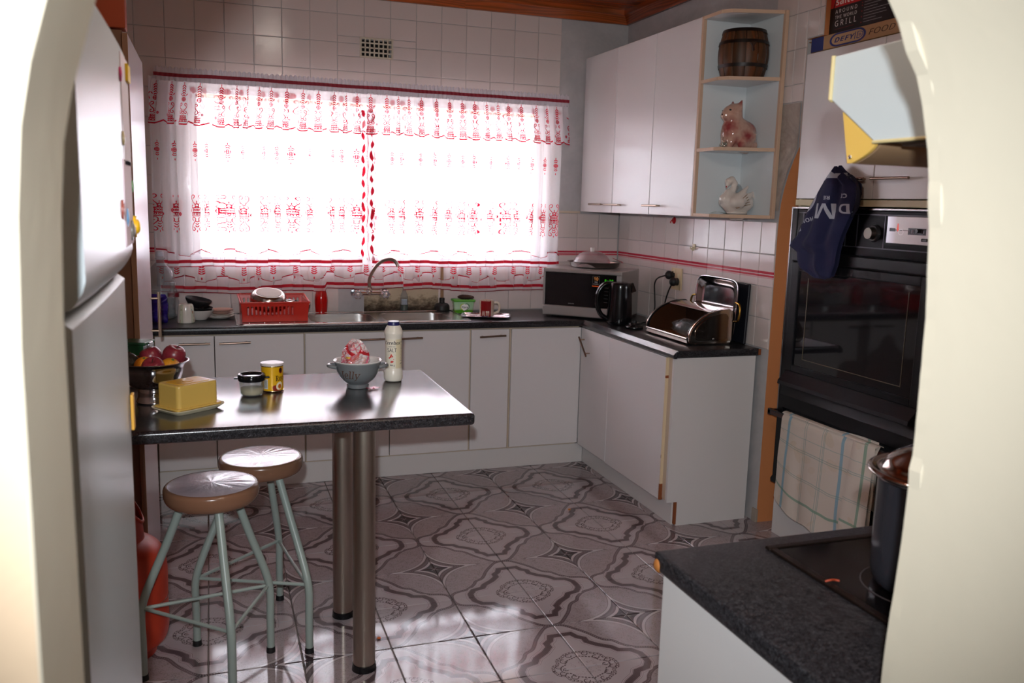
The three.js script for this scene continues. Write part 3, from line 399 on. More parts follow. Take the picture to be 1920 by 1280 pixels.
// upper cabinet and its open corner shelves
{
  const t = thing('wall_cabinet', 'pinkish white three-door wall cabinet above the microwave and kettle', 'cabinet');
  part('carcass', [box2(-0.27, -0.006, 1.545, 1.561, 0.008, 1.41, 0), box2(-0.27, -0.006, 2.502, 2.518, 0.008, 1.41, 0), box2(-0.27, -0.006, 1.561, 2.502, 0.008, 0.024, 0), box2(-0.27, -0.006, 1.561, 2.502, 1.394, 1.41, 0), box2(-0.022, -0.006, 1.561, 2.502, 0.024, 1.394, 0)], white, t);
  for (const [a, b, h0, h1] of [[0.006, 0.4725, 0.2, 0.383], [0.4785, 0.952, 0.421, 0.628], [0.958, 1.409, 0.929, 1.1]]) {
    const d = door(t, b - a, 0.972, whiteDoor, [-0.281, 2.031, (a + b) / 2], -PI / 2, { L: h1 - h0, x: (h0 + h1) / 2 - (a + b) / 2, y: -0.437 });
  }
  const u = thing('corner_shelf', 'white open corner shelf unit with three compartments holding ornaments', 'shelf');
  const panelM = mat(0xd3d9db, 0.4), edgeM = mat(0xc9aa90, 0.55);
  part('side_panel', box2(-0.272, -0.006, 1.545, 2.518, 1.412, 1.428, 0.001), panelM, u); part('edge_band', box2(-0.29, -0.272, 1.545, 2.518, 1.412, 1.43, 0.001), edgeM, u);
  part('back_panel', box2(-0.022, -0.006, 1.545, 2.518, 1.428, 1.70, 0.001), panelM, u); part('edge_band', box2(-0.024, -0.005, 1.545, 2.518, 1.70, 1.718, 0.001), edgeM, u);
  const plan = shapeOf([[-0.022, -1.428], [-0.286, -1.428], [-0.286, -1.585], [-0.255, -1.625], [-0.022, -1.705]]);
  for (const y of [1.545, 1.866, 2.196, 2.502]) {
    const s = part('shelf', extr(plan, 0.016).rotateX(-PI / 2).translate(0, y, 0), white, u);
    part('edge_band', [box2(-0.2885, -0.286, y, y + 0.016, 1.43, 1.585, 0), ...[[[-0.286, 1.585], [-0.255, 1.625]], [[-0.255, 1.625], [-0.022, 1.705]]].map(([a, b]) => { const L = Math.hypot(b[0] - a[0], b[1] - a[1]), an = Math.atan2(b[1] - a[1], b[0] - a[0]); return tr(new THREE.BoxGeometry(L, 0.0165, 0.003), (a[0] + b[0]) / 2, y + 0.008, (a[1] + b[1]) / 2 + 0.001, 0, -an, 0); })], edgeM, s);
  }
}
// tall cupboard beside the fridge
{
  const t = thing('tall_cupboard', 'tall cupboard with a white door, long bar handle and bare brown side panel', 'cupboard');
  part('carcass', [box2(-3.49, -2.884, 0.0, 2.15, 1.862, 1.88, 0), box2(-3.49, -2.884, 0.0, 2.15, 1.16, 1.178, 0), box2(-3.49, -2.884, 2.132, 2.15, 1.178, 1.862, 0), box2(-3.49, -3.474, 0.0, 2.13, 1.178, 1.862, 0), box2(-3.47, -2.884, 0.0, 0.1, 1.178, 1.862, 0)], mat(0x7d5a44, 0.55), t);
  const d = part('door', box(0.018, 2.13, 0.725, -2.874, 1.075, 1.52, 0.002), mat(0xd9cfd2, 0.25), t);
  part('edge_strip', box(0.0182, 2.13, 0.006, -2.874, 1.075, 1.885, 0.001), mat(0x9a7458, 0.6), d);
  part('handle', tr(join(barHandle(0.2, 0.035, 0.007)), 0, 0, 0, 0, 0, PI / 2).rotateY(PI / 2).translate(-2.865, 1.06, 1.24), mat(0xb5a48f, 0.28, 1), d);
}
// ---------- on the worktop ----------
const WT = 0.9005;
{ // tap
  const t = thing('tap', 'chrome wall-mounted mixer tap with a curved swan-neck spout over the sink', 'tap', [0, 0, 0]);
  part('body', [rod([-1.775, 1.02, 0.075], [-1.605, 1.025, 0.075], 0.013, 16), rod([-1.7, 1.02, 0.075], [-1.7, 1.06, 0.09], 0.014, 16), ball(0.02, -1.7, 1.035, 0.08)], chrome, t);
  part('spout', tube([[-1.7, 1.05, 0.09], [-1.705, 1.1, 0.1], [-1.695, 1.15, 0.13], [-1.665, 1.205, 0.17], [-1.622, 1.235, 0.2], [-1.585, 1.235, 0.225], [-1.565, 1.215, 0.238], [-1.56, 1.197, 0.242]], 0.0105, 50, 12), satin, t);
  for (const x of [-1.775, -1.605]) { const k = part('knob', [cyl(0.021, 0.024, 0.035, x, 1.018, 0.105, 20, PI / 2), cyl(0.03, 0.03, 0.012, x, 1.018, 0.016, 20, PI / 2), ball(0.012, x, 1.018, 0.124)], chrome, t); const r = []; for (let i = 0; i < 6; i++) r.push(ball(0.009, x + 0.021 * Math.cos(i * PI / 3), 1.018 + 0.021 * Math.sin(i * PI / 3), 0.108, 1, 1, 1.6, 10)); part('grip', r, chrome, k); part('shank', rod([x, 1.018, 0.002], [x, 1.018, 0.09], 0.011, 14), chrome, k); }
}
{ // water bottle
  const t = thing('water_bottle', 'large ribbed clear plastic water bottle standing behind the purple bag', 'bottle', [-2.875, WT, 0.17]);
  const pr = [[0, 0.002], [0.066, 0.002], [0.072, 0.012]]; for (let i = 0; i < 7; i++) { const y = 0.03 + i * 0.026; pr.push([0.073, y], [0.0735, y + 0.016], [0.068, y + 0.02], [0.068, y + 0.023]); }
  pr.push([0.073, 0.22], [0.07, 0.245], [0.058, 0.275], [0.036, 0.3], [0.022, 0.315], [0.02, 0.33], [0.027, 0.332], [0.027, 0.337], [0.019, 0.339], [0.019, 0.36]);
  part('bottle_wall', lathe(pr, 40), clearPlastic, t); part('cap', [cyl(0.021, 0.021, 0.022, 0, 0.358, 0), cyl(0.012, 0.02, 0.006, 0, 0.372, 0)], mat(0xb9c0cc, 0.4), t);
}
{ const t = thing('small_bottle', 'small clear bottle with a dark red band beside the large water bottle', 'bottle', [-2.815, WT, 0.1]); part('bottle_wall', lathe([[0, 0.002], [0.028, 0.002], [0.03, 0.01], [0.03, 0.09], [0.024, 0.115], [0.022, 0.15], [0.014, 0.165], [0.012, 0.18]], 28), clearPlastic, t); part('band', cyl(0.0305, 0.0305, 0.024, 0, 0.125, 0), mat(0x7a1424, 0.4), t); part('cap', cyl(0.014, 0.014, 0.016, 0, 0.186, 0), mat(0xd8d8dc, 0.4), t); }
function pillowBag(w, h, d, m) { return grid(24, 24, (u, v) => { const a = u * 2 * PI, k = Math.pow(Math.sin(Math.min(1, v * 1.0) * PI), 0.35), c = Math.cos(a), s = Math.sin(a); const top = Math.max(0, v - 0.75) * 4, wob = noise.noise(c * 2 + 5, v * 5, s * 2) * 0.012; return [c * (w / 2) * (0.85 + 0.15 * k) * (1 - 0.2 * top) + wob + top * 0.006, v * h, s * (d / 2) * k * (1 - 0.6 * top) + wob]; }); }
const purpleTex = canvasTex(256, 256, (g) => { g.fillStyle = '#2a1872'; g.fillRect(0, 0, 256, 256); for (let i = 0; i < 60; i++) { g.fillStyle = `rgba(80,60,170,${rr(0.1, 0.4)})`; g.fillRect(rnd() * 256, rnd() * 256, rr(4, 30), rr(2, 8)); } g.fillStyle = '#cfd3ee'; g.fillRect(162, 70, 11, 150); g.font = 'bold 34px sans-serif'; g.save(); g.translate(178, 180); g.rotate(-0.2); g.fillText('Cad', 0, 0); g.restore(); g.beginPath(); g.ellipse(205, 160, 26, 10, 0.3, 0, 7); g.fill(); });
{ const t = thing('snack_bag', 'purple foil food bag with white print standing at the end of the worktop', 'bag', [-2.883, WT, 0.34], -0.3); part('bag_body', pillowBag(0.1, 0.15, 0.06), mat(0xffffff, 0.3, 0, { map: purpleTex }), t); part('crimped_seal', box(0.075, 0.012, 0.006, 0.004, 0.148, 0, 0.002), mat(0x33208a, 0.35), t); }
const cupTex = canvasTex(512, 128, (g) => { g.fillStyle = '#e3ded6'; g.fillRect(0, 0, 512, 128); for (let k = 0; k < 4; k++) { const x = k * 128; g.fillStyle = '#8a9c7c'; g.fillRect(x + 70, 0, 3, 128); g.fillRect(x + 112, 0, 3, 128); g.fillStyle = '#c6cdb8'; g.fillRect(x + 76, 0, 34, 128); for (let i = 0; i < 26; i++) { g.fillStyle = ['#b98a6a', '#8f9a72', '#b8776e', '#7b8d9b'][i % 4]; g.beginPath(); g.arc(x + 78 + rnd() * 30, rnd() * 128, rr(1.5, 4), 0, 7); g.fill(); } } });
{ const t = thing('upturned_mug', 'upturned white mug with green stripes drying at the front of the worktop', 'mug', [-2.744, WT, 0.36], -1.75); part('mug_body', lathe([[0.038, 0.0], [0.0445, 0.002], [0.045, 0.012], [0.042, 0.06], [0.039, 0.09], [0.035, 0.1], [0.03, 0.102], [0.0, 0.101]], 40), mat(0xffffff, 0.12, 0, { map: cupTex, side: THREE.DoubleSide }), t); part('handle', torus(0.026, 0.0055, -0.052, 0.05, 0, 0, 0, PI / 2, PI), porcelain, t); }
{ const b = thing('cereal_bowl', 'white bowl at the bottom of the stack beside the upturned mug', 'bowl', [-2.675, WT, 0.25]); part('bowl_wall', lathe([[0, 0.004], [0.03, 0.004], [0.032, 0], [0.036, 0.002], [0.055, 0.022], [0.07, 0.045], [0.077, 0.056], [0.075, 0.056], [0.066, 0.044], [0.05, 0.02], [0, 0.01]], 44), porcelain, b);
  const bb = single('black_bowl', 'lower of the two black bowls stacked in the white bowl', 'bowl', lathe([[0, 0.004], [0.03, 0.004], [0.033, 0], [0.05, 0.014], [0.066, 0.04], [0.07, 0.052], [0.068, 0.052], [0.05, 0.02], [0, 0.012]], 44), black, [-2.68, WT + 0.024, 0.25], [0.05, 0, -0.12]);
  single('black_bowl', 'upper black bowl lying tilted on top of the bowl stack', 'bowl', lathe([[0, 0.004], [0.03, 0.004], [0.033, 0], [0.052, 0.014], [0.068, 0.036], [0.071, 0.048], [0.069, 0.048], [0.05, 0.02], [0, 0.012]], 44), blackMatte, [-2.688, WT + 0.07, 0.25], [0.08, 0, -0.2]); }
{ const plate = (r, c, m) => lathe([[0, 0.003], [r * 0.6, 0.003], [r * 0.62, 0], [r * 0.68, 0.003], [r, 0.014], [r, 0.0165], [r * 0.7, 0.007], [0, 0.006]], 44); const pk = mat(0xd9b6a8, 0.2), pw = mat(0xe6e2da, 0.15);
  [[0.078, pw, 0, 'lowest and widest white plate in the stack behind the dish rack'], [0.07, pw, 0.014, 'second white saucer up in the plate stack behind the dish rack'], [0.066, pk, 0.026, 'pinkish saucer third up in the plate stack behind the dish rack'], [0.064, pk, 0.036, 'pinkish saucer on top of the plate stack behind the dish rack']].forEach(([r, m, y, l], i) => single('saucer', l, 'plate', plate(r), m, [-2.565 + (i % 2) * 0.004, WT + y + 0.001, 0.21 - i * 0.002], [rr(-0.02, 0.02), 0, rr(-0.03, 0.03)], 'plates stacked beside the dish rack')); }
{ const t = thing('glass_tumbler', 'clear glass tumbler standing by the plates at the corner of the red dish rack', 'glass', [-2.475, WT, 0.13]); part('glass_wall', lathe([[0, 0.004], [0.026, 0.004], [0.028, 0.01], [0.032, 0.075], [0.03, 0.075], [0.026, 0.012], [0, 0.01]], 30), glass, t); }
// red dish rack, each wall a slotted sheet
const redPlastic = mat(0xd42814, 0.3, 0, { transmission: 0.12, thickness: 0 });
{
  const t = thing('dish_rack', 'red plastic dish rack with slotted walls on the sink drainer', 'dish rack', [-2.283, WT + 0.006, 0.3], 0.02);
  const wall = (w, h, n, x0, x1) => { const s = shapeOf([[-w / 2 + 0.012, 0], [w / 2 - 0.012, 0], [w / 2, h], [-w / 2, h]]); for (let i = 0; i < n; i++) { const x = x0 + (x1 - x0) * i / (n - 1); s.holes.push(roundRect(x - 0.0055, h * 0.36, x + 0.0055, h * 0.82, 0.003, THREE.Path)); } return extr(s, 0.004, 0.0008, 1); };
  part('front_wall', tr(wall(0.366, 0.105, 12, -0.145, 0.09), 0, 0, 0.13, 0.1), redPlastic, t); part('back_wall', tr(wall(0.366, 0.125, 14, -0.15, 0.15), 0, 0, -0.13, -0.1), redPlastic, t);
  for (const s of [-1, 1]) part('side_wall', tr(wall(0.28, 0.115, 8, -0.09, 0.09), s * 0.172, 0, 0, 0.0, s * PI / 2).applyMatrix4(new THREE.Matrix4().makeShear(0, 0, s * 0, 0, 0, 0)), redPlastic, t);
  part('rim', [tube([[-0.186, 0.106, 0.142], [0.186, 0.106, 0.142]], 0.005, 4), tube([[-0.186, 0.124, -0.142], [0.186, 0.124, -0.142]], 0.005, 4), tube([[-0.184, 0.106, 0.142], [-0.184, 0.124, -0.142]], 0.005, 4), tube([[0.184, 0.106, 0.142], [0.184, 0.124, -0.142]], 0.005, 4)], redPlastic, t);
  part('base', box2(-0.17, 0.17, 0.0, 0.006, -0.128, 0.128, 0.002), redPlastic, t); part('foot_band', [box2(-0.172, 0.172, 0.002, 0.028, 0.129, 0.1345, 0.002)], mat(0x9b120d, 0.35), t);
}
{ const t = thing('saucepan', 'steel saucepan lying upside down in the red dish rack, black handle down', 'saucepan', [-2.31, WT + 0.082, 0.29]); const G = new THREE.Group(); const body = lathe([[0.098, 0.0], [0.1, 0.002], [0.099, 0.012], [0.099, 0.045], [0.092, 0.066], [0.08, 0.076], [0.074, 0.076], [0.07, 0.073], [0, 0.073]], 48), rot = [0.27, 0, -0.05];
  part('pan_body', body, mat(0xb0aaa4, 0.2, 1, dbl), t, [0, 0, 0], rot); part('pan_base', cyl(0.068, 0.068, 0.004, 0, 0.074, 0, 40), mat(0x86776c, 0.5, 0.5), t, [0, 0, 0], rot); part('ferrule', rod([0.085, 0.03, 0.02], [0.15, 0.02, 0.03], 0.011), steel, t, [0, 0, 0], [0.1, 0, 0]); part('handle', tube([[0.14, 0.025, 0.03], [0.175, 0.012, 0.035], [0.225, -0.005, 0.04]], 0.0115, 16), blackMatte, t, [0, 0, 0], [0.1, 0, 0]); }
{ const t = thing('soap_bottle', 'red translucent barrel-shaped bottle standing between dish rack and tap', 'bottle', [-1.985, WT, 0.035]); part('bottle_wall', latheS([[0.0, 0.002], [0.032, 0.002], [0.035, 0.012], [0.038, 0.05], [0.039, 0.075], [0.036, 0.105], [0.028, 0.135], [0.02, 0.15], [0.018, 0.158]], 36), mat(0xd4100c, 0.12, 0, { transmission: 0.35, thickness: 0 }), t); part('base_ring', cyl(0.034, 0.036, 0.014, 0, 0.008, 0, 30), mat(0xa80c0a, 0.2), t); }
{ const t = thing('detergent_bottle', 'small clear bottle with green bottom and pale label behind the sink', 'bottle', [-1.475, WT + 0.004, 0.03]); part('bottle_wall', latheS([[0, 0.002], [0.022, 0.002], [0.025, 0.01], [0.025, 0.08], [0.022, 0.1], [0.012, 0.125], [0.01, 0.15]], 28), clearPlastic, t); part('liquid', cyl(0.0235, 0.0235, 0.035, 0, 0.021, 0), mat(0x14351f, 0.2), t); part('label', tr(new THREE.CylinderGeometry(0.0255, 0.0255, 0.035, 20, 1, true, -0.9, 1.5), 0, 0.058, 0), mat(0x9aa6ad, 0.5, 0, dbl), t); part('cap', cyl(0.012, 0.013, 0.02, 0, 0.16, 0), mat(0xbfc6c9, 0.4), t); }
{ const t = thing('plunger', 'black rubber sink plunger with a wooden stick standing behind the sink', 'plunger', [-1.235, WT + 0.004, 0.045]); part('cup', latheS([[0.03, 0.0], [0.047, 0.002], [0.049, 0.014], [0.046, 0.034], [0.035, 0.045], [0.018, 0.05], [0.016, 0.08], [0.0, 0.081]], 36), mat(0x17171a, 0.5, 0, dbl), t); part('stick', rod([0, 0.07, 0], [0.0, 0.33, -0.012], 0.0105), mat(0x8a6a4a, 0.6), t); }
const floraTex = canvasTex(512, 256, (g) => { const q = g.createLinearGradient(0, 0, 0, 256); q.addColorStop(0, '#9fd0a0'); q.addColorStop(0.6, '#b9d9bb'); q.addColorStop(1, '#5fa02e'); g.fillStyle = q; g.fillRect(0, 0, 512, 256); g.fillStyle = '#55a31f'; g.beginPath(); g.moveTo(0, 200); g.quadraticCurveTo(260, 150, 512, 215); g.lineTo(512, 256); g.lineTo(0, 256); g.fill(); g.fillStyle = '#fff'; g.beginPath(); g.ellipse(262, 128, 92, 74, 0, 0, 7); g.fill(); g.lineWidth = 15; g.strokeStyle = '#cfd24a'; g.beginPath(); g.arc(218, 118, 62, 1.6, 4.9); g.stroke(); g.strokeStyle = '#2c3a3a'; g.lineWidth = 11; g.beginPath(); g.arc(306, 112, 60, -2.2, 1.1); g.quadraticCurveTo(292, 196, 250, 208); g.stroke(); g.fillStyle = '#27423c'; g.font = 'bold 66px sans-serif'; g.textAlign = 'center'; g.fillText('Flora', 262, 150); });
{ const t = thing('margarine_tub', 'green margarine tub with a heart logo standing right of the plunger', 'tub', [-1.118, WT, 0.12], -0.04); const side = grid(48, 1, (u, v) => { const a = u * 2 * PI, q = 6, c = Math.cos(a), s = Math.sin(a), f = Math.pow(Math.pow(Math.abs(c), q) + Math.pow(Math.abs(s), q), -1 / q), k = 0.88 + 0.12 * (1 - v); return [s * f * 0.066 * k, 0.073 * (1 - v), c * f * 0.045 * k]; }, (u, v) => [(u > 0.5 ? u - 1 : u) * 3.1 + 0.5, 1 - v]); floraTex.wrapS = THREE.MirroredRepeatWrapping; part('tub_wall', side, mat(0xffffff, 0.3, 0, { map: floraTex, side: THREE.DoubleSide }), t); part('tub_rim', [box(0.14, 0.014, 0.098, 0, 0.077, 0, 0.006, 2), box(0.016, 0.007, 0.03, -0.068, 0.085, 0.03, 0.002)], mat(0x58a83a, 0.35), t); part('tub_base', box(0.116, 0.003, 0.078, 0, 0.0015, 0, 0), mat(0x58a83a, 0.35), t); }
single('scrub_sponge', 'dark brown sponge lying on top of the green margarine tub', 'sponge', grid(20, 12, (u, v) => { const a = u * 2 * PI, b = v * PI; return [Math.cos(a) * Math.sin(b) * 0.056 * (1 + 0.08 * noise.noise(a, b, 3)), 0.014 * Math.cos(b) + 0.004 * noise.noise(a * 2, b * 3, 1), Math.sin(a) * Math.sin(b) * 0.034]; }), mat(0x3d2822, 0.9), [-1.1, WT + 0.096, 0.118], [0, 0.1, -0.05]);
{ // little tray with a mug
  const t = thing('serving_tray', 'small rectangular steel tray with the striped mug on it', 'tray', [-1.045, WT, 0.37], -0.35);
  part('tray_sheet', grid(48, 4, (u, v) => { const a = u * 2 * PI, q = 7, c = Math.cos(a), s = Math.sin(a), f = Math.pow(Math.pow(Math.abs(c), q) + Math.pow(Math.abs(s), q), -1 / q), k = [0.02, 0.84, 0.9, 0.99, 1][Math.round(v * 4)], y = [0.003, 0.003, 0.007, 0.016, 0.015][Math.round(v * 4)]; return [c * f * 0.15 * k, y, -s * f * 0.095 * k]; }), mat(0xc8c6cc, 0.14, 1, dbl), t);
  const mugTex = canvasTex(512, 128, (g) => { g.fillStyle = '#ded2bd'; g.fillRect(0, 0, 512, 128); g.fillStyle = '#7d1a1e'; for (let x = 0; x < 512; x += 12) g.fillRect(x, 14, 4, 100); g.fillRect(0, 12, 512, 3); g.fillStyle = '#8c1519'; g.fillRect(176, 24, 128, 90); g.fillStyle = '#e8dcc8'; g.font = 'bold 32px serif'; g.textAlign = 'center'; g.fillText('DECAF', 240, 64); g.fillText('CAFE', 240, 98); });
  const m = thing('striped_mug', 'cream mug with red stripes and a red lettered panel on the small tray', 'mug', [-1.04, WT + 0.0045, 0.37], -0.26); part('mug_body', lathe([[0.0, 0.002], [0.039, 0.002], [0.0425, 0.006], [0.0435, 0.012], [0.045, 0.098], [0.044, 0.1], [0.042, 0.098], [0.04, 0.012], [0, 0.008]], 44).rotateY(PI), mat(0xffffff, 0.15, 0, { map: mugTex }), m); part('handle', tube([[0.042, 0.085, 0.004], [0.066, 0.086, 0.006], [0.077, 0.062, 0.008], [0.07, 0.034, 0.007], [0.042, 0.022, 0.004]], 0.0065, 30, 10), mat(0xded2bd, 0.15), m);
  const wrap = (w, d, c, n) => grid(10, 8, (u, v) => [(u - 0.5) * w, 0.004 + 0.009 * Math.abs(noise.noise(u * 4, v * 4, n)), (v - 0.5) * d]);
  single('wrapper', 'crumpled pink and white wrapper lying on the small tray', 'wrapper', wrap(0.07, 0.035, 0, 1), mat(0xd9c3cc, 0.35, 0, dbl), [-1.125, WT + 0.005, 0.37], [0, 0.4, 0]);
  single('wrapper', 'dark blue and clear wrapper lying in front of the striped mug', 'wrapper', wrap(0.07, 0.024, 0, 4), mat(0x22265a, 0.25, 0, dbl), [-1.055, WT + 0.006, 0.424], [0, -0.3, 0]);
  const sp = thing('teaspoon', 'steel teaspoon lying across the small tray beside the mug', 'spoon', [-1.1, WT + 0.012, 0.345], 0.5); part('spoon_handle', tube([[-0.075, 0.008, 0], [-0.03, 0.003, 0], [0.02, 0.002, 0]], 0.0025, 12, 8), steel, sp); part('spoon_bowl', ball(0.014, 0.033, 0.001, 0, 1.3, 0.3, 0.8, 14), steel, sp);
}
single('green_sponge', 'lime green sponge lying in the right-hand sink bowl by the divider', 'sponge', box(0.085, 0.035, 0.06, 0, 0, 0, 0.008, 2), mat(0x86b51e, 0.85), [-1.585, 0.835, 0.2], [0, 0.3, 0.1]);
single('blue_cloth', 'pale blue cloth lying in the sink bowl right of the lime sponge', 'cloth', grid(14, 10, (u, v) => [(u - 0.5) * 0.09, 0.02 + 0.03 * Math.abs(noise.noise(u * 3, v * 3, 2)) + 0.012 * Math.sin(u * PI), (v - 0.5) * 0.07]), mat(0x6fb6dc, 0.8, 0, dbl), [-1.5, 0.8, 0.21]);
// microwave
{
  const a = 0.75, t = thing('microwave', 'silver microwave with a black glass door in the worktop corner', 'microwave', [-0.36, WT, 0.385], -a), W = 0.5, H = 0.3, D = 0.38, zf = 0.19;
  const shell = mat(0xa8a5a2, 0.38, 0.55), face = mat(0xb3b0ad, 0.32, 0.6);
  part('housing', [box2(-W / 2, W / 2, 0.012, H, -zf, zf - 0.02, 0.006, 2)], shell, t);
  part('front_frame', [box2(-W / 2, W / 2, 0.012, 0.075, zf - 0.02, zf + 0.006, 0.008, 2), box2(-W / 2, W / 2, H - 0.022, H, zf - 0.02, zf + 0.004, 0.004, 2), box2(-W / 2, -W / 2 + 0.014, 0.075, H - 0.022, zf - 0.02, zf + 0.004, 0.003), box2(W / 2 - 0.03, W / 2, 0.075, H - 0.022, zf - 0.02, zf + 0.004, 0.003)], face, t);
  const mtx = canvasTex(1024, 512, (g) => { g.fillStyle = '#0a0a0c'; g.fillRect(0, 0, 1024, 512); g.fillStyle = '#050506'; g.fillRect(250, 90, 14, 250); g.fillStyle = '#9a9a9a'; g.font = 'bold 23px sans-serif'; g.textAlign = 'center'; g.fillText('SAMSUNG', 480, 482); g.strokeStyle = '#8c8a86'; g.lineWidth = 3; g.strokeRect(854, 24, 120, 150); g.fillStyle = '#f2a860'; g.font = 'bold 76px sans-serif'; g.fillText('10', 912, 92); g.fillStyle = '#c9c4be'; g.font = 'bold 24px sans-serif'; g.fillText('YEAR', 912, 124); g.font = 'bold 17px sans-serif'; g.fillText('WARRANTY', 912, 152); g.fillStyle = '#ff6a2a'; g.fillRect(846, 172, 138, 14); });
  const dg = tileGeo(0.366, H - 0.1, 0.012, 0.002, (x, y) => [x / 0.366 + 0.5, y / (H - 0.1) + 0.5]); part('door_glass', dg, mat(0xffffff, 0.1, 0, { map: mtx }), t, [-W / 2 + 0.014 + 0.184, 0.076 + (H - 0.1) / 2, zf + 0.001]);
  const disp = canvasTex(128, 256, (g) => { g.fillStyle = '#070809'; g.fillRect(0, 0, 128, 256); g.fillStyle = '#3be016'; g.font = 'bold 34px monospace'; g.textAlign = 'center'; g.fillText('8:28', 64, 58); g.fillStyle = '#55585a'; for (let i = 0; i < 5; i++) g.fillRect(26, 96 + i * 28, 76, 3); });
  const emi = canvasTex(128, 256, (g) => { g.fillStyle = '#000'; g.fillRect(0, 0, 128, 256); g.fillStyle = '#2fd010'; g.font = 'bold 34px monospace'; g.textAlign = 'center'; g.fillText('8:28', 64, 58); });
  part('control_display', tileGeo(0.09, H - 0.1, 0.012, 0.002, (x, y) => [x / 0.09 + 0.5, y / (H - 0.1) + 0.5]), mat(0xffffff, 0.12, 0, { map: disp, emissive: 0xffffff, emissiveMap: emi, emissiveIntensity: 0.35 }), t, [W / 2 - 0.078, 0.076 + (H - 0.1) / 2, zf + 0.001]);
  for (const [x, z] of [[-0.2, 0.12], [0.2, 0.12], [-0.2, -0.12], [0.2, -0.12]]) part('foot', cyl(0.014, 0.014, 0.012, x, 0.006, z, 14), rubber, t);
}
{ const t = thing('oval_platter', 'shallow steel platter lying on top of the microwave', 'platter', [-0.335, WT + 0.301, 0.36], -0.6); part('platter_sheet', grid(48, 4, (u, v) => { const a = u * 2 * PI, k = [0.02, 0.84, 0.9, 0.96, 1.05][Math.round(v * 4)], y = [0.002, 0.002, 0.008, 0.034, 0.038][Math.round(v * 4)]; return [Math.cos(a) * 0.165 * k, y, -Math.sin(a) * 0.13 * k]; }), mat(0x9d9795, 0.25, 1, dbl), t);
  const d = thing('dome_cover', 'clear pinkish plastic food dome with a white knob on the platter', 'food cover', [-0.35, WT + 0.306, 0.355]); part('dome', latheS([[0.118, 0.002], [0.116, 0.03], [0.1, 0.062], [0.065, 0.088], [0.02, 0.097], [0.001, 0.098]], 44), mat(0xf0dfe1, 0.1, 0, { transmission: 0.75, thickness: 0, side: THREE.DoubleSide }), d); part('knob', [cyl(0.014, 0.012, 0.024, 0, 0.108, 0)], porcelain, d);
  single('red_cloth', 'small folded red cloth on the platter beside the food dome', 'cloth', grid(12, 8, (u, v) => [(u - 0.5) * 0.07, 0.012 + 0.03 * (1 - u) + 0.006 * noise.noise(u * 4, v * 3, 1), (v - 0.5) * 0.05]), mat(0xc4172c, 0.7, 0, dbl), [-0.21, WT + 0.325, 0.43], [0, -0.4, 0]);
  single('pink_napkin', 'pink napkin showing through the food dome on the platter', 'napkin', grid(14, 8, (u, v) => [(u - 0.5) * 0.13, 0.01 + 0.022 * Math.abs(noise.noise(u * 4, v * 3, 5)), (v - 0.5) * 0.06]), mat(0xc8305a, 0.7, 0, dbl), [-0.325, WT + 0.308, 0.385]); }
{ // kettle
  const t = thing('electric_kettle', 'black electric jug kettle with a loop handle in front of the microwave', 'kettle', [-0.352, WT, 0.775], 2.85);
  const km = mat(0x0d0d10, 0.16);
  part('jug', latheS([[0, 0.004], [0.068, 0.004], [0.072, 0.012], [0.074, 0.03], [0.073, 0.1], [0.07, 0.18], [0.068, 0.225], [0.066, 0.238]], 48), km, t); part('lid', latheS([[0.067, 0.236], [0.06, 0.246], [0.03, 0.25], [0.001, 0.251]], 40), km, t);
  part('spout', extr(shapeOf([[-0.03, 0], [0.03, 0], [0.012, 0.05], [-0.012, 0.05]]), 0.03, 0.004).rotateX(-0.35).translate(0, 0.19, -0.0).rotateY(-PI / 2).translate(-0.062, 0, 0), km, t);
  part('handle', grid(40, 14, (u, v) => { const c = new THREE.CatmullRomCurve3([V(0.045, 0.24, 0), V(0.09, 0.236, 0), V(0.128, 0.19, 0), V(0.132, 0.12, 0), V(0.11, 0.06, 0), V(0.068, 0.03, 0)]), p = c.getPoint(u), q = c.getTangent(u), n = V(-q.y, q.x, 0), a = v * 2 * PI; return [p.x + n.x * Math.cos(a) * 0.014, p.y + n.y * Math.cos(a) * 0.014, Math.sin(a) * 0.022]; }), km, t);
}
{ const t = thing('kettle_base', 'round black kettle power base standing in front of the kettle', 'kettle base', [-0.335, WT, 0.94]); part('disc', lathe([[0, 0.0], [0.05, 0.0], [0.052, 0.006], [0.05, 0.016], [0.034, 0.02], [0.034, 0.03], [0.03, 0.034], [0, 0.034]], 40), black, t); part('contact', cyl(0.012, 0.014, 0.014, 0, 0.038, 0), blackMatte, t); }
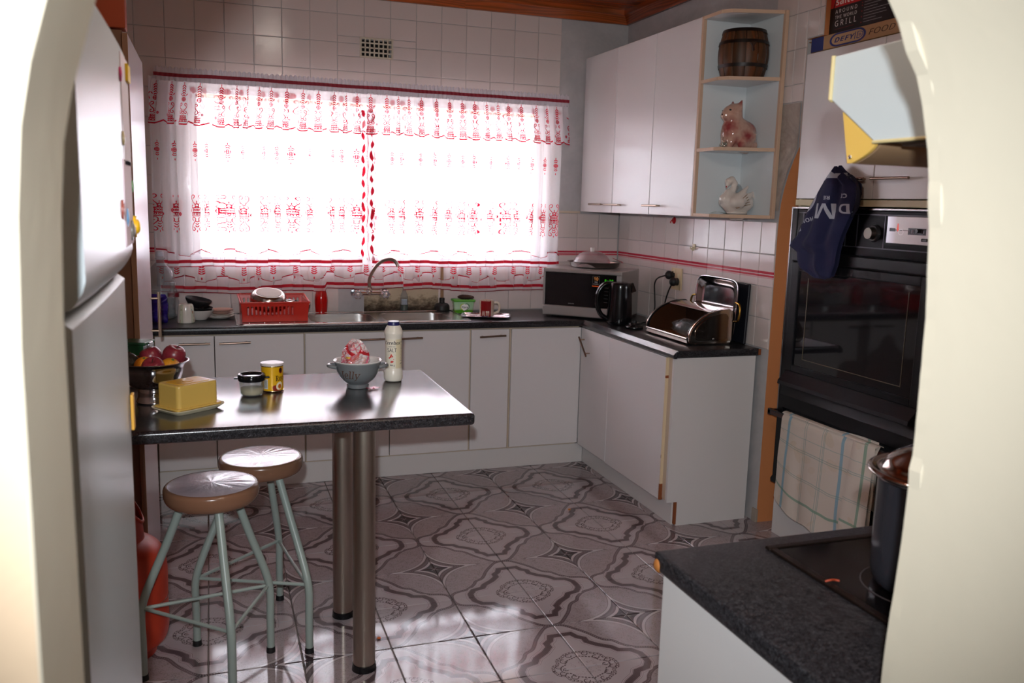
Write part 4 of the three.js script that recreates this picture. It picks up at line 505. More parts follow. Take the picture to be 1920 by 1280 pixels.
{ // socket, plugs and leads
  const t = thing('wall_socket', 'cream electric wall socket with two black plugs above the bread bin', 'socket', [-0.001, 1.17, 0.812]); part('face_plate', box(0.009, 0.128, 0.118, -0.0045, 0, 0, 0.003, 2), mat(0xcdb690, 0.45), t); part('switch', [box(0.006, 0.022, 0.014, -0.011, 0.02, 0.03, 0.002), box(0.006, 0.022, 0.014, -0.011, 0.045, -0.02, 0.002)], mat(0xd8c6a4, 0.4), t);
  const plug = () => [ball(0.026, -0.028, 0, 0, 0.9, 1, 1, 16), cyl(0.02, 0.023, 0.022, -0.012, 0, 0, 16, 0, 0, PI / 2)];
  const p1 = thing('power_plug', 'upper black plug in the cream wall socket with its lead to the kettle base', 'plug', [-0.009, 1.19, 0.775]); part('plug_body', plug(), rubber, p1); part('lead', tube([[-0.05, -0.002, 0], [-0.07, -0.02, -0.05], [-0.06, -0.06, -0.11], [-0.05, -0.14, -0.12], [-0.05, -0.22, -0.115], [-0.12, -0.278, -0.05], [-0.2, -0.282, 0.02], [-0.285, -0.281, 0.14]], 0.0042, 60, 8), rubber, p1);
  const p2 = thing('power_plug', 'lower black plug in the cream wall socket with its lead behind the bread bin', 'plug', [-0.009, 1.155, 0.83]); part('plug_body', plug(), rubber, p2); part('lead', tube([[-0.04, -0.02, 0.0], [-0.04, -0.06, -0.03], [-0.035, -0.13, -0.07], [-0.03, -0.22, -0.09], [-0.03, -0.2505, -0.2]], 0.0042, 40, 8), rubber, p2);
}
{ // steel bread bin, roll front pushed open
  const t = thing('bread_bin', 'open stainless steel roll-top bread bin with D-shaped ends on the worktop end', 'bread bin', [-0.215, WT + 0.002, 0.11]);
  const D = (k) => { const s = new THREE.Shape(); const x1 = 0.122 * k, y1 = 0.182 * k, x0 = -0.128 * k, yb = 0.182 * (1 - k) * 0.5; s.moveTo(x0 + 0.03, yb); s.lineTo(x1 - 0.025, yb); s.quadraticCurveTo(x1, yb, x1, yb + 0.025); s.lineTo(x1, yb + y1 - 0.03); s.quadraticCurveTo(x1, yb + y1, x1 - 0.03, yb + y1); s.bezierCurveTo(x0 + 0.11 * k, yb + y1, x0 + 0.005, yb + y1 * 0.62, x0, yb + 0.04); s.quadraticCurveTo(x0 - 0.002, yb, x0 + 0.03, yb); return s; };
  const mirror = mat(0xc9bdb2, 0.1, 1), inside = mat(0x6b4a36, 0.16, 1, dbl), Z0 = 0.985, Z1 = 1.435;
  for (const z of [Z0, Z1]) { const e = part('end_cap', extr(D(1), 0.02, 0.006, 3, 20).translate(0, 0, z - 0.01), mirror, t); part('pressed_panel', extr(D(0.76), 0.006, 0.0025, 3, 20).translate(0, 0, z > 1.2 ? z + 0.0085 : z - 0.0145), mat(0x9c9087, 0.12, 1), e); part('end_seal', extr(D(1.02), 0.008, 0.002, 2, 20).translate(0, -0.001, z > 1.2 ? z - 0.014 : z + 0.006), black, e); }
  part('end_screw', ball(0.006, 0.01, 0.03, Z1 + 0.016, 1, 1, 0.5, 10), chrome, t);
  const pts = D(0.97).getPoints(20).map((p) => [p.x, p.y]); const sheet = (i0, i1, m, n) => part(n, grid(i1 - i0, 6, (u, v) => { const p = pts[Math.round(i0 + u * (i1 - i0))]; return [p[0], p[1], Z0 + 0.01 + v * (Z1 - Z0 - 0.02)]; }), m, t);
  const N = pts.length, top = pts.findIndex(([x, y], i) => i > 40 && x < 0.01); sheet(0, top, mat(0xb9ada4, 0.13, 1, dbl), 'back_sheet');
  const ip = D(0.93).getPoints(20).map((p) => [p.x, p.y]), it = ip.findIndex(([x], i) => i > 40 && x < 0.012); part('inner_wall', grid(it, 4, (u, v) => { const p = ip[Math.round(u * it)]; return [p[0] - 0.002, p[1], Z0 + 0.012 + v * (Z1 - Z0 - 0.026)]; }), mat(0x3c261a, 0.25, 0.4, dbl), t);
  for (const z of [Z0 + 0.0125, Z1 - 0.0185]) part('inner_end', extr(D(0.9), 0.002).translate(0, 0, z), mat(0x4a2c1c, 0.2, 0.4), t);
  part('front_lip', tube([[-0.127, 0.03, Z0 + 0.01], [-0.127, 0.03, Z1 - 0.01]], 0.007, 4, 12), mirror, t); part('front_strip', box2(-0.129, -0.125, 0.008, 0.034, Z0 + 0.01, Z1 - 0.01, 0.001), mirror, t);
  part('board_floor', box2(-0.12, 0.11, 0.004, 0.01, Z0 + 0.012, Z1 - 0.012, 0.001), mat(0x9a5c2c, 0.4), t);
  part('crumpled_bag', grid(16, 10, (u, v) => { const a = u * 2 * PI, b = v * PI; const n = 1 + 0.25 * noise.noise(a * 1.5, b * 3, 9); return [-0.0 + Math.cos(a) * Math.sin(b) * 0.07 * n, 0.055 + Math.cos(b) * 0.045 * n, 1.21 + Math.sin(a) * Math.sin(b) * 0.12 * n]; }), clearPlastic, t);
}
{ // big tray and a dark board leaning against the wall
  const t = thing('serving_tray', 'large polished steel tray with brass handles leaning on the wall behind the bread bin', 'tray', [-0.064, WT + 0.004, 1.345], 0); t.rotation.z = -0.06;
  const r = (w, h, q) => (a) => { const c = Math.cos(a), s = Math.sin(a), f = Math.pow(Math.pow(Math.abs(c), q) + Math.pow(Math.abs(s), q), -1 / q); return [c * f * w, s * f * h]; }, out = r(0.205, 0.162, 7);
  part('tray_sheet', grid(72, 6, (u, v) => { const i = Math.round(v * 6), k = [0.02, 0.68, 0.72, 0.8, 0.9, 0.98, 1][i], d = [0, 0, -0.003, -0.004, -0.018, -0.024, -0.02][i], [z, y] = out(-u * 2 * PI); return [d, y * k + 0.163, z * k]; }), mat(0xd3d2d6, 0.1, 1, dbl), t);
  for (const s of [-1, 1]) part('handle', tube([[-0.02, 0.21, s * 0.195], [-0.022, 0.2, s * 0.23], [-0.022, 0.16, s * 0.24], [-0.022, 0.12, s * 0.23], [-0.02, 0.11, s * 0.195]], 0.0055, 30, 10), brass, t);
  single('chopping_board', 'dark navy board leaning on the tiles behind the steel tray', 'board', roundSlab(0.016, 0.31, 0.4), mat(0x14161f, 0.45), [-0.022, WT + 0.157, 1.375], [0, 0, -0.03]);
}
function roundSlab(w, h, d) { return new RoundedBoxGeometry(w, h, d, 3, 0.006); }
{ const h = thing('wall_hook', 'small round red suction hook on the tiles under the wall cabinet', 'hook', [-0.001, 1.512, 0.738]); part('cup', lathe([[0, 0.012], [0.012, 0.01], [0.02, 0.002], [0.021, 0]], 24).rotateZ(PI / 2), mat(0xb3121c, 0.25), h); part('peg', tube([[-0.01, 0, 0], [-0.02, -0.004, 0], [-0.024, -0.012, 0], [-0.02, -0.016, 0]], 0.003, 12, 8), mat(0xb3121c, 0.25), h); }
{ const h = thing('wall_hook', 'cream stick-on hook on the tiles above the bread bin', 'hook', [-0.001, 1.365, 0.982]); part('pad', box(0.005, 0.03, 0.03, -0.0025, 0.005, 0, 0.002), mat(0xd6c7a6, 0.5), h); part('peg', [tube([[-0.005, 0.0, 0], [-0.018, -0.008, 0], [-0.024, -0.004, 0], [-0.024, 0.006, 0]], 0.004, 12, 8), box(0.012, 0.02, 0.012, -0.008, -0.008, 0, 0.003)], mat(0xd6c7a6, 0.5), h); }
// ---------- ornaments on the corner shelf ----------
{ // barrel of separate staves
  const t = thing('ornamental_barrel', 'small wooden barrel with black hoops on the top corner shelf', 'barrel', [-0.134, 2.2125, 1.552], 0.3), N = 12, R = (v) => 0.1 + 0.021 * Math.sin(PI * v), H = 0.226;
  const wm = [0x82987c, 0x72866a, 0x90a486].map((c) => mat(c, 0.55, 0, { map: woodTex }));
  const stave = grid(4, 12, (u, v) => { const a = (u - 0.5) * (2 * PI / N) * 0.96, e = Math.abs(u - 0.5) > 0.4 ? 0.004 : 0, r = R(v) - e; return [Math.sin(a) * r, H * (1 - v), Math.cos(a) * r]; }, (u, v) => [v * 0.4, u * 0.12]);
  for (let i = 0; i < N; i++) part('stave', stave, wm[i % 3], t, [0, 0, 0], [0, i * 2 * PI / N, 0]);
  const hoop = (v0, v1) => grid(48, 2, (u, v) => { const q = v0 + (v1 - v0) * v, r = R(q) + 0.003; return [Math.sin(u * 2 * PI) * r, H * (1 - q), Math.cos(u * 2 * PI) * r]; });
  for (const [a, b] of [[0.0, 0.07], [0.24, 0.31], [0.72, 0.79], [0.955, 1.0]].slice(0, 3)) part('hoop', hoop(a, b), mat(0x1a120e, 0.4, 0.3, dbl), t);
  part('barrel_head', [cyl(0.097, 0.097, 0.008, 0, H - 0.01, 0, 40), cyl(0.097, 0.097, 0.004, 0, 0.004, 0, 40), cyl(0.016, 0.018, 0.014, 0.0, H, 0.02, 16)], mat(0x2a1a10, 0.4), t);
  part('emblem', [extr(shapeOf([[-0.018, 0.016], [0.018, 0.02], [0.006, 0.0], [0.01, -0.022], [-0.002, -0.026], [-0.006, -0.002]]), 0.004, 0.001).rotateY(-0.52).translate(-0.0605, 0.14, 0.1035)], mat(0x2b1408, 0.4), t);
}
// smooth bodies meshed from a field of blended capsules
function blob(bones, res, pad = 0.02, k = 0.02) {
  const lo = V(1e9, 1e9, 1e9), hi = V(-1e9, -1e9, -1e9); for (const [a, b, ra, rb] of bones) for (const [p, r] of [[a, ra], [b, rb]]) { lo.min(V(p[0] - r - pad, p[1] - r - pad, p[2] - r - pad)); hi.max(V(p[0] + r + pad, p[1] + r + pad, p[2] + r + pad)); }
  const c = lo.clone().add(hi).multiplyScalar(0.5), s = Math.max(hi.x - lo.x, hi.y - lo.y, hi.z - lo.z) / 2;
  const mc = new MarchingCubes(res, mat(0xffffff), false, false, 400000); mc.isolation = 0;
  const q = V(0, 0, 0), d = V(0, 0, 0), B = bones.map(([a, b, ra, rb]) => { const A = V(...a), D = V(...b).sub(A); return { A, D, L: Math.max(D.lengthSq(), 1e-9), ra, rb }; });
  for (let z = 0; z < res; z++) for (let y = 0; y < res; y++) for (let x = 0; x < res; x++) {
    const h = res / 2; q.set((x - h) / h * s + c.x, (y - h) / h * s + c.y, (z - h) / h * s + c.z); let acc = 0;
    for (const b of B) { d.copy(q).sub(b.A); const t = Math.max(0, Math.min(1, d.dot(b.D) / b.L)), r = b.ra + (b.rb - b.ra) * t; acc += Math.exp(-(d.addScaledVector(b.D, -t).length() - r) / k); }
    mc.field[x + y * res + z * res * res] = k * Math.log(Math.max(acc, 1e-30));
  }
  mc.update(); const n = mc.count, g = new THREE.BufferGeometry(); const P = mc.positionArray.slice(0, n * 3), N = mc.normalArray.slice(0, n * 3);
  for (let i = 0; i < P.length; i += 3) { P[i] = P[i] * s + c.x; P[i + 1] = P[i + 1] * s + c.y; P[i + 2] = P[i + 2] * s + c.z; }
  g.setAttribute('position', new THREE.BufferAttribute(P, 3)); const w = mergeVertices(g, 1e-5); w.computeVertexNormals(); return w.toNonIndexed();
}
function paint(g, f) { const p = g.attributes.position, c = new Float32Array(p.count * 3), q = new THREE.Color(); for (let i = 0; i < p.count; i++) { q.set(f(p.getX(i), p.getY(i), p.getZ(i))); c.set([q.r, q.g, q.b], i * 3); } g.setAttribute('color', new THREE.BufferAttribute(c, 3)); return g; }
{ // porcelain cat, side on, facing away from the wall
  const t = thing('porcelain_cat', 'glazed pink and white porcelain cat sitting on the middle corner shelf', 'cat figurine', [-0.12, 1.8825, 1.535], 0.12);
  const body = blob([[[-0.035, 0.075, 0], [0.035, 0.075, 0], 0.058, 0.056], [[-0.005, 0.105, 0], [0.045, 0.088, 0], 0.046, 0.044], [[0.058, 0.05, 0], [0.062, 0.042, 0], 0.042, 0.04], [[-0.052, 0.1, 0], [-0.056, 0.075, 0], 0.04, 0.034], [[-0.035, 0.13, 0], [-0.042, 0.15, 0], 0.04, 0.042], [[-0.044, 0.172, 0], [-0.058, 0.168, 0], 0.044, 0.04], [[-0.088, 0.158, 0.008], [-0.094, 0.155, 0.006], 0.014, 0.012], [[-0.088, 0.158, -0.008], [-0.094, 0.155, -0.006], 0.014, 0.012], [[-0.055, 0.07, 0.028], [-0.072, 0.01, 0.024], 0.019, 0.014], [[-0.055, 0.07, -0.028], [-0.072, 0.01, -0.024], 0.019, 0.014], [[0.03, 0.055, 0.042], [-0.01, 0.035, 0.05], 0.034, 0.024], [[0.07, 0.018, 0.034], [-0.03, 0.014, 0.06], 0.018, 0.015], [[0.02, 0.02, -0.03], [-0.02, 0.014, -0.04], 0.03, 0.018], [[0.05, 0.012, 0.0], [-0.04, 0.012, 0], 0.034, 0.024], [[-0.028, 0.2, 0.026], [-0.02, 0.228, 0.033], 0.015, 0.004], [[-0.028, 0.2, -0.026], [-0.02, 0.228, -0.033], 0.015, 0.004]], 64, 0.02, 0.0065);
  const sp = [[-0.08, 0.1, 0.02, 0.06], [0.06, 0.115, 0.03, 0.06], [0.0, 0.06, 0.07, 0.045], [-0.022, 0.218, 0.03, 0.025], [-0.022, 0.218, -0.03, 0.025], [-0.05, 0.018, 0.06, 0.045], [0.02, 0.12, -0.03, 0.05]];
  const g = paint(body, (x, y, z) => { let k = 0; for (const [a, b, c, r] of sp) k = Math.max(k, 1 - Math.hypot(x - a, y - b, z - c) / r); k = 0.92 * Math.min(1, Math.max(0, k * 1.25 + noise.noise(x * 70, y * 70, z * 70) * 0.3)); return new THREE.Color(0xc09a88).lerp(new THREE.Color(0x8a2c34), k); });
  part('cat_body', g, mat(0xffffff, 0.1, 0, { vertexColors: true, clearcoat: 0.6, bumpMap: skinBump, bumpScale: 0.001 }), t); const dark = mat(0x1c2a2a, 0.15);
  for (const s of [-1, 1]) part('eye', ball(0.008, -0.083, 0.181, s * 0.026, 0.7, 0.6, 1, 12), dark, t); part('nose', ball(0.006, -0.106, 0.16, 0, 1, 0.8, 1.2, 10), mat(0x2a1416, 0.2), t);
}
{ const t = thing('tinsel_sprig', 'small silver tinsel sprig lying in front of the porcelain cat', 'ornament', [-0.205, 1.8835, 1.545]); const L = []; for (let i = 0; i < 26; i++) { const a = rr(0, 6.28), e = rr(0.2, 1.3), l = rr(0.02, 0.042); L.push(rod([0, 0.004, 0], [Math.cos(a) * Math.cos(e) * l, 0.004 + Math.sin(e) * l, Math.sin(a) * Math.cos(e) * l], 0.0013, 5)); } part('spikes', L, mat(0xbfc3b4, 0.2, 0.8), t); part('bead', [ball(0.008, 0.008, 0.02, 0.006, 1, 1, 1, 10), ball(0.007, -0.006, 0.01, 0.012, 1, 1, 1, 10)], chrome, t); }
{ // porcelain swan planter
  const t = thing('porcelain_swan', 'white glazed porcelain swan dish with gilded wing lines on the bottom corner shelf', 'swan figurine', [-0.118, 1.562, 1.56], 0.1), glaze = mat(0xd9cfc6, 0.08, 0, { clearcoat: 0.7 });
  part('swan_body', blob([[[-0.03, 0.055, 0], [0.035, 0.06, 0], 0.05, 0.05], [[-0.065, 0.06, 0], [-0.078, 0.072, 0], 0.032, 0.026], [[0.06, 0.06, 0], [0.09, 0.085, 0], 0.032, 0.012], [[0.09, 0.086, 0], [0.092, 0.11, 0], 0.01, 0.006], [[-0.082, 0.075, 0], [-0.064, 0.104, 0], 0.018, 0.012], [[-0.064, 0.104, 0], [-0.03, 0.124, 0], 0.0115, 0.0105], [[-0.03, 0.124, 0], [-0.022, 0.15, 0], 0.0105, 0.0105], [[-0.022, 0.15, 0], [-0.042, 0.17, 0], 0.0105, 0.011], [[-0.042, 0.17, 0], [-0.062, 0.16, 0], 0.012, 0.014], [[-0.064, 0.157, 0], [-0.072, 0.132, 0], 0.012, 0.004], [[-0.05, 0.06, 0.042], [0.028, 0.135, 0.036], 0.026, 0.006], [[-0.02, 0.06, 0.046], [0.05, 0.1, 0.04], 0.028, 0.01], [[-0.05, 0.06, -0.042], [0.028, 0.135, -0.036], 0.026, 0.006], [[-0.02, 0.0, 0], [0.02, 0.0, 0], 0.03, 0.03]], 64, 0.015, 0.006), glaze, t);
  part('foot', lathe([[0, 0.0], [0.058, 0.0], [0.056, 0.014], [0.0, 0.018]], 36).scale(1, 1, 0.75), glaze, t);
  part('gilding', [0, 1, 2, 3, 4].map((i) => tube([[-0.062 + i * 0.004, 0.045 - i * 0.004, 0.052], [-0.03 + i * 0.006, 0.072 - i * 0.007, 0.0665], [0.006 + i * 0.006, 0.098 - i * 0.012, 0.064]], 0.0014, 14, 6)), brass, t);
  part('eye', ball(0.003, -0.066, 0.163, 0.012, 1, 1, 0.6, 8), black, t); part('beak_mark', ball(0.0045, -0.074, 0.134, 0.001, 0.8, 1.2, 1, 8), mat(0x8c3038, 0.3), t);
  part('filler', grid(10, 10, (u, v) => [-0.0 + (u - 0.5) * 0.07, 0.1 + 0.05 * Math.sin(u * PI) * Math.sin(v * PI) + 0.012 * noise.noise(u * 6, v * 6, 2), (v - 0.5) * 0.05]), clearPlastic, t);
}
{ const t = thing('green_leaf', 'narrow green artificial leaf lying at the edge of the bottom corner shelf', 'leaf', [-0.235, 1.5625, 1.57], 0.2); part('blade', grid(10, 4, (u, v) => [(u - 0.5) * 0.09, 0.003 + 0.006 * Math.sin(u * PI) + 0.002 * Math.abs(v - 0.5), (v - 0.5) * 0.02 * Math.sin(u * PI)]), mat(0x5a8420, 0.4, 0, dbl), t); part('stem', rod([0.04, 0.004, 0], [0.075, 0.004, 0.004], 0.0018, 6), mat(0x28341a, 0.5), t); }
// ---------- breakfast table, stools ----------
{
  const t = thing('breakfast_table', 'black-topped breakfast table on two steel posts in the middle of the kitchen', 'table');
  part('table_top', creased(planar(extr(roundRect(-3.45, -2.669, -1.798, -1.888, 0.012), 0.04, 0.011, 5).rotateX(-PI / 2).translate(0, 0.86, 0)), 0.5), tableMat, t);
  for (const [x, z] of [[-2.15, 2.575], [-2.163, 2.17]]) { const l = part('leg', cyl(0.0375, 0.0375, 0.835, x, 0.4425, z, 40), legSteel, t); part('foot_cap', [cyl(0.04, 0.042, 0.022, x, 0.013, z, 36), cyl(0.036, 0.036, 0.02, x, 0.034, z, 30)], black, l); part('top_flange', cyl(0.048, 0.048, 0.006, x, 0.8575, z, 36), legSteel, l); }
}
const vinyl = mat(0x86604a, 0.22), legPaint = mat(0x98a49d, 0.35), seatTopMat = mat(0xb9a9b2, 0.25, 0, { bumpMap: skinBump, bumpScale: 0.0012, clearcoat: 1, clearcoatRoughness: 0.1 });
function stool(name, label, cx, cz, feet, seatY) {
  const t = thing(name, label, 'stool', [cx, 0, cz], 0, 'bar stools by the breakfast table');
  const s = part('seat', latheS([[0.001, seatY - 0.056], [0.12, seatY - 0.056], [0.138, seatY - 0.05], [0.147, seatY - 0.036], [0.15, seatY - 0.016], [0.148, seatY - 0.002], [0.142, seatY + 0.004], [0.136, seatY + 0.005]], 56), vinyl, t);
  const N = 40; part('seat_cover', grid(72, 12, (u, v) => { const a = u * 2 * PI, r = 0.141 * v, rad = noise.noise(Math.cos(a) * 3, Math.sin(a) * 3, cx) ; return [Math.cos(a) * r, seatY + 0.006 + 0.003 * (1 - v * v) + 0.0011 * v * (1 - v) * 3 * Math.sin(a * 9 + rad * 9) * 0.5 - 0.002 * v, Math.sin(-a) * r]; }, (u, v) => [u * 3, v * 0.6]), seatTopMat, s);
  const kn = feet.map(([x, z]) => [x - cx, z - cz]);
  kn.forEach(([x, z], i) => { const q = 0.4, l = part('leg', tube([[x * q, seatY - 0.055, z * q], [x * 0.62, 0.47, z * 0.62], [x * 0.95, 0.285, z * 0.95], [x * 1.0, 0.235, z * 1.0], [x * 1.0, 0.12, z], [x, 0.012, z]], 0.0135, 60, 14), legPaint, t); part('foot_cap', cyl(0.015, 0.016, 0.02, x, 0.01, z, 18), rubber, l); });
  for (let i = 0; i < 3; i++) { const a = kn[i], b = kn[(i + 1) % 3]; part('stretcher', rod([a[0] * 0.97, 0.25, a[1] * 0.97], [b[0] * 0.97, 0.25, b[1] * 0.97], 0.006, 10), legPaint, t); }
  return t;
}
stool('bar_stool', 'brown-seated three-legged bar stool nearer the fridge and the camera', -2.626, 2.45, [[-2.445, 2.37], [-2.58, 2.69], [-2.855, 2.44]], 0.655);
stool('bar_stool', 'brown-seated three-legged bar stool further under the breakfast table', -2.455, 2.14, [[-2.691, 2.25], [-2.384, 1.966], [-2.316, 2.413]], 0.645);
{ // gas cylinder
  const o = mat(0xc23a1e, 0.45, 0, { bumpMap: skinBump, bumpScale: 0.001 }), t = thing('gas_cylinder', 'orange gas cylinder standing under the table behind the near stool', 'gas cylinder', [-2.935, 0, 2.23]);
  part('cylinder_body', latheS([[0.11, 0.0], [0.113, 0.03], [0.14, 0.045], [0.152, 0.08], [0.153, 0.2], [0.153, 0.31], [0.14, 0.37], [0.105, 0.405], [0.05, 0.42], [0.001, 0.425]], 48, 80), o, t);
  const c = part('collar', grid(40, 4, (u, v) => { const a = 0.5 + u * 5.2, r = 0.085 - 0.006 * v; return [Math.sin(a) * r, 0.395 + v * 0.155 * (0.75 + 0.25 * Math.cos(2 * a)), Math.cos(a) * r]; }), mat(0xb8371d, 0.45, 0, dbl), t); part('collar_rim', tube(Array.from({ length: 30 }, (_, i) => { const a = 0.5 + i / 29 * 5.2; return [Math.sin(a) * 0.079, 0.395 + 0.155 * (0.75 + 0.25 * Math.cos(2 * a)), Math.cos(a) * 0.079]; }), 0.006, 80, 8), o, c);
  part('valve', [cyl(0.016, 0.02, 0.05, 0, 0.445, 0, 16), cyl(0.026, 0.026, 0.014, 0, 0.475, 0, 12), rod([0, 0.455, 0], [0.04, 0.455, 0], 0.009)], brass, t); part('weld_band', torus(0.1535, 0.002, 0, 0.2, 0, PI / 2), mat(0x7d2312, 0.5), t);
}
// ---------- on the table ----------
const TT = 0.9005;
const saltTex = canvasTex(1024, 512, (g) => { g.fillStyle = '#e4ddcb'; g.fillRect(0, 0, 1024, 512); g.fillStyle = '#dfd2b0'; g.fillRect(560, 0, 190, 512); g.fillStyle = '#20242c'; g.textAlign = 'center'; g.font = 'italic bold 84px serif'; g.fillText('Cerebos', 480, 92); g.font = 'bold 19px sans-serif'; g.fillStyle = '#6b675e'; g.fillText('IODATED TABLE', 480, 134); g.fillStyle = '#20242c'; g.font = '92px sans-serif'; g.fillText('SALT', 478, 222); g.fillStyle = '#8a857a'; for (let i = 0; i < 9; i++) { const a = PI + 0.5 + i * 0.27; g.fillRect(478 + Math.cos(a) * 90, 318 + Math.sin(a) * 74, 8, 5); } g.fillStyle = '#d23a32'; for (const [x, y, r] of [[470, 276, 16], [458, 304, 18], [492, 300, 14], [430, 326, 15], [446, 316, 10], [482, 392, 20], [502, 388, 14], [460, 398, 10], [516, 350, 9]]) { g.beginPath(); g.arc(x, y, r, 0, 7); g.fill(); } g.fillStyle = '#20242c'; g.font = 'bold 38px sans-serif'; g.fillText('500 g', 490, 468); for (let i = 0; i < 14; i++) { g.fillStyle = '#5a564c'; g.fillRect(668, 40 + i * 26, rr(30, 62), 6); } g.fillRect(662, 420, 60, 14); });
{ const t = thing('salt_bottle', 'tall white salt shaker bottle with a dark blue cap on the table', 'salt bottle', [-1.956, TT, 2.09], PI - 0.2); const p = mat(0xe6e0d2, 0.3);
  part('bottle_body', latheS([[0, 0.001], [0.031, 0.001], [0.0345, 0.006], [0.0365, 0.025], [0.034, 0.042], [0.0315, 0.05], [0.0312, 0.1], [0.0312, 0.16], [0.032, 0.17], [0.0335, 0.176], [0.0358, 0.186], [0.035, 0.192], [0.026, 0.212], [0.0235, 0.216]], 48, 90), p, t);
  part('label', tr(new THREE.CylinderGeometry(0.0317, 0.0317, 0.112, 48, 1, true), 0, 0.108, 0), mat(0xffffff, 0.35, 0, { map: saltTex, side: THREE.DoubleSide }), t); part('cap', [lathe([[0, 0.229], [0.0205, 0.229], [0.0215, 0.2275], [0.0245, 0.212], [0.02, 0.21]], 40)], mat(0x272760, 0.35), t); part('cap_top', cyl(0.02, 0.0205, 0.003, 0, 0.2295, 0, 36), mat(0xdde0ea, 0.35), t); }
const jellyTex = canvasTex(1024, 256, (g) => { g.fillStyle = '#75797b'; g.fillRect(0, 0, 1024, 256); g.fillStyle = '#5a3a2c'; g.font = 'italic 50px serif'; g.textAlign = 'center'; g.save(); g.translate(436, 112); g.scale(1.55, 1); g.fillText('Jelly', 0, 0); g.restore(); });
{ const t = thing('handled_bowl', 'grey two-handled stoneware bowl with brown lettering on the table', 'bowl', [-2.107, TT, 2.18], PI - 0.12); const glz = mat(0x75797b, 0.12);
  part('bowl_wall', latheS([[0.036, 0.0], [0.04, 0.003], [0.041, 0.014], [0.046, 0.019], [0.06, 0.032], [0.074, 0.055], [0.081, 0.08], [0.0835, 0.09], [0.0845, 0.096]], 56, 70), mat(0xffffff, 0.12, 0, { map: jellyTex }), t);
  part('bowl_inside', latheS([[0.0845, 0.096], [0.089, 0.101], [0.086, 0.103], [0.078, 0.096], [0.07, 0.06], [0.05, 0.03], [0.0, 0.022]], 56, 60), mat(0xd9d6d2, 0.1, 0, dbl), t); part('foot_ring', lathe([[0, 0.003], [0.034, 0.002], [0.036, 0], [0.041, 0.001], [0.0415, 0.016]], 40), glz, t);
  for (const s of [-1, 1]) part('handle', tube([[s * 0.076, 0.078, -0.026], [s * 0.098, 0.082, -0.02], [s * 0.106, 0.082, 0.0], [s * 0.098, 0.082, 0.02], [s * 0.076, 0.078, 0.026]], 0.007, 30, 10), glz, t); }
const bagTex = canvasTex(256, 256, (g) => { g.fillStyle = '#dccfcf'; g.fillRect(0, 0, 256, 256); for (let i = 0; i < 46; i++) { g.strokeStyle = `rgba(${rr(190, 215)},${rr(40, 110)},${rr(50, 110)},${rr(0.2, 0.6)})`; g.lineWidth = rr(2, 8); g.beginPath(); g.moveTo(rnd() * 256, rnd() * 256); g.quadraticCurveTo(rnd() * 256, rnd() * 256, rnd() * 256, rnd() * 256); g.stroke(); } g.lineWidth = 16; g.strokeStyle = '#c42832'; for (const [a, b, c, d] of [[90, 110, 150, 60], [150, 40, 200, 110], [20, 120, 70, 90]]) { g.beginPath(); g.moveTo(a, b); g.lineTo(c, d); g.stroke(); } g.fillStyle = '#d9a83a'; g.fillRect(100, 120, 22, 10); });
single('plastic_bag', 'crumpled clear bag with red print stuffed into the grey bowl', 'bag', creased(grid(48, 32, (u, v) => { const a = u * 2 * PI, b = v * PI, q = 4, c = Math.cos(a), s = Math.sin(a), f = Math.pow(Math.pow(Math.abs(c), q) + Math.pow(Math.abs(s), q), -1 / q), n = 1 + 0.16 * noise.noise(c * 3.2, b * 2.4, s * 3.2) + 0.07 * noise.noise(c * 9, b * 7, s * 9), h = Math.cos(b); return [c * f * 0.043 * Math.pow(Math.sin(b), 0.55) * n - (h > 0 ? 0.012 * h * c : 0), 0.052 * h * n + (h > 0.6 ? 0.018 * (h - 0.6) : 0), s * f * 0.04 * Math.pow(Math.sin(b), 0.55) * n]; }), 0.35), mat(0xffffff, 0.15, 0, { map: bagTex, side: THREE.DoubleSide, clearcoat: 0.6 }), [-2.118, TT + 0.116, 2.185], [0, 0.4, 0]);
single('wrapper', 'tiny red and silver sweet wrapper lying on the table by the grey bowl', 'wrapper', grid(10, 8, (u, v) => [(u - 0.5) * 0.045, 0.003 + 0.007 * Math.abs(noise.noise(u * 5, v * 5, 3)), (v - 0.5) * 0.03]), mat(0xa02c4c, 0.2, 0.4, dbl), [-2.06, TT, 2.225], [0, 0.5, 0]);
{ const t = thing('glass_container', 'small round glass container with a black clip lid on the table', 'container', [-2.485, TT, 2.235]); part('glass_body', latheS([[0, 0.001], [0.034, 0.001], [0.038, 0.006], [0.042, 0.04], [0.0435, 0.058], [0.0445, 0.06]], 44, 40), mat(0xdfe6e4, 0.04, 0, { transmission: 0.9, thickness: 0, side: THREE.DoubleSide }), t); part('contents', lathe([[0, 0.003], [0.033, 0.003], [0.0365, 0.008], [0.039, 0.026], [0, 0.03]], 36), mat(0xcdb89a, 0.8), t); part('lid', latheS([[0.0, 0.07], [0.036, 0.07], [0.04, 0.0745], [0.0455, 0.075], [0.0475, 0.07], [0.046, 0.054], [0.0445, 0.052]], 44, 40), mat(0x121213, 0.12, 0, dbl), t); part('clip', [box(0.026, 0.006, 0.016, -0.047, 0.062, 0, 0.002), box(0.026, 0.006, 0.016, 0.047, 0.062, 0, 0.002)], black, t); }
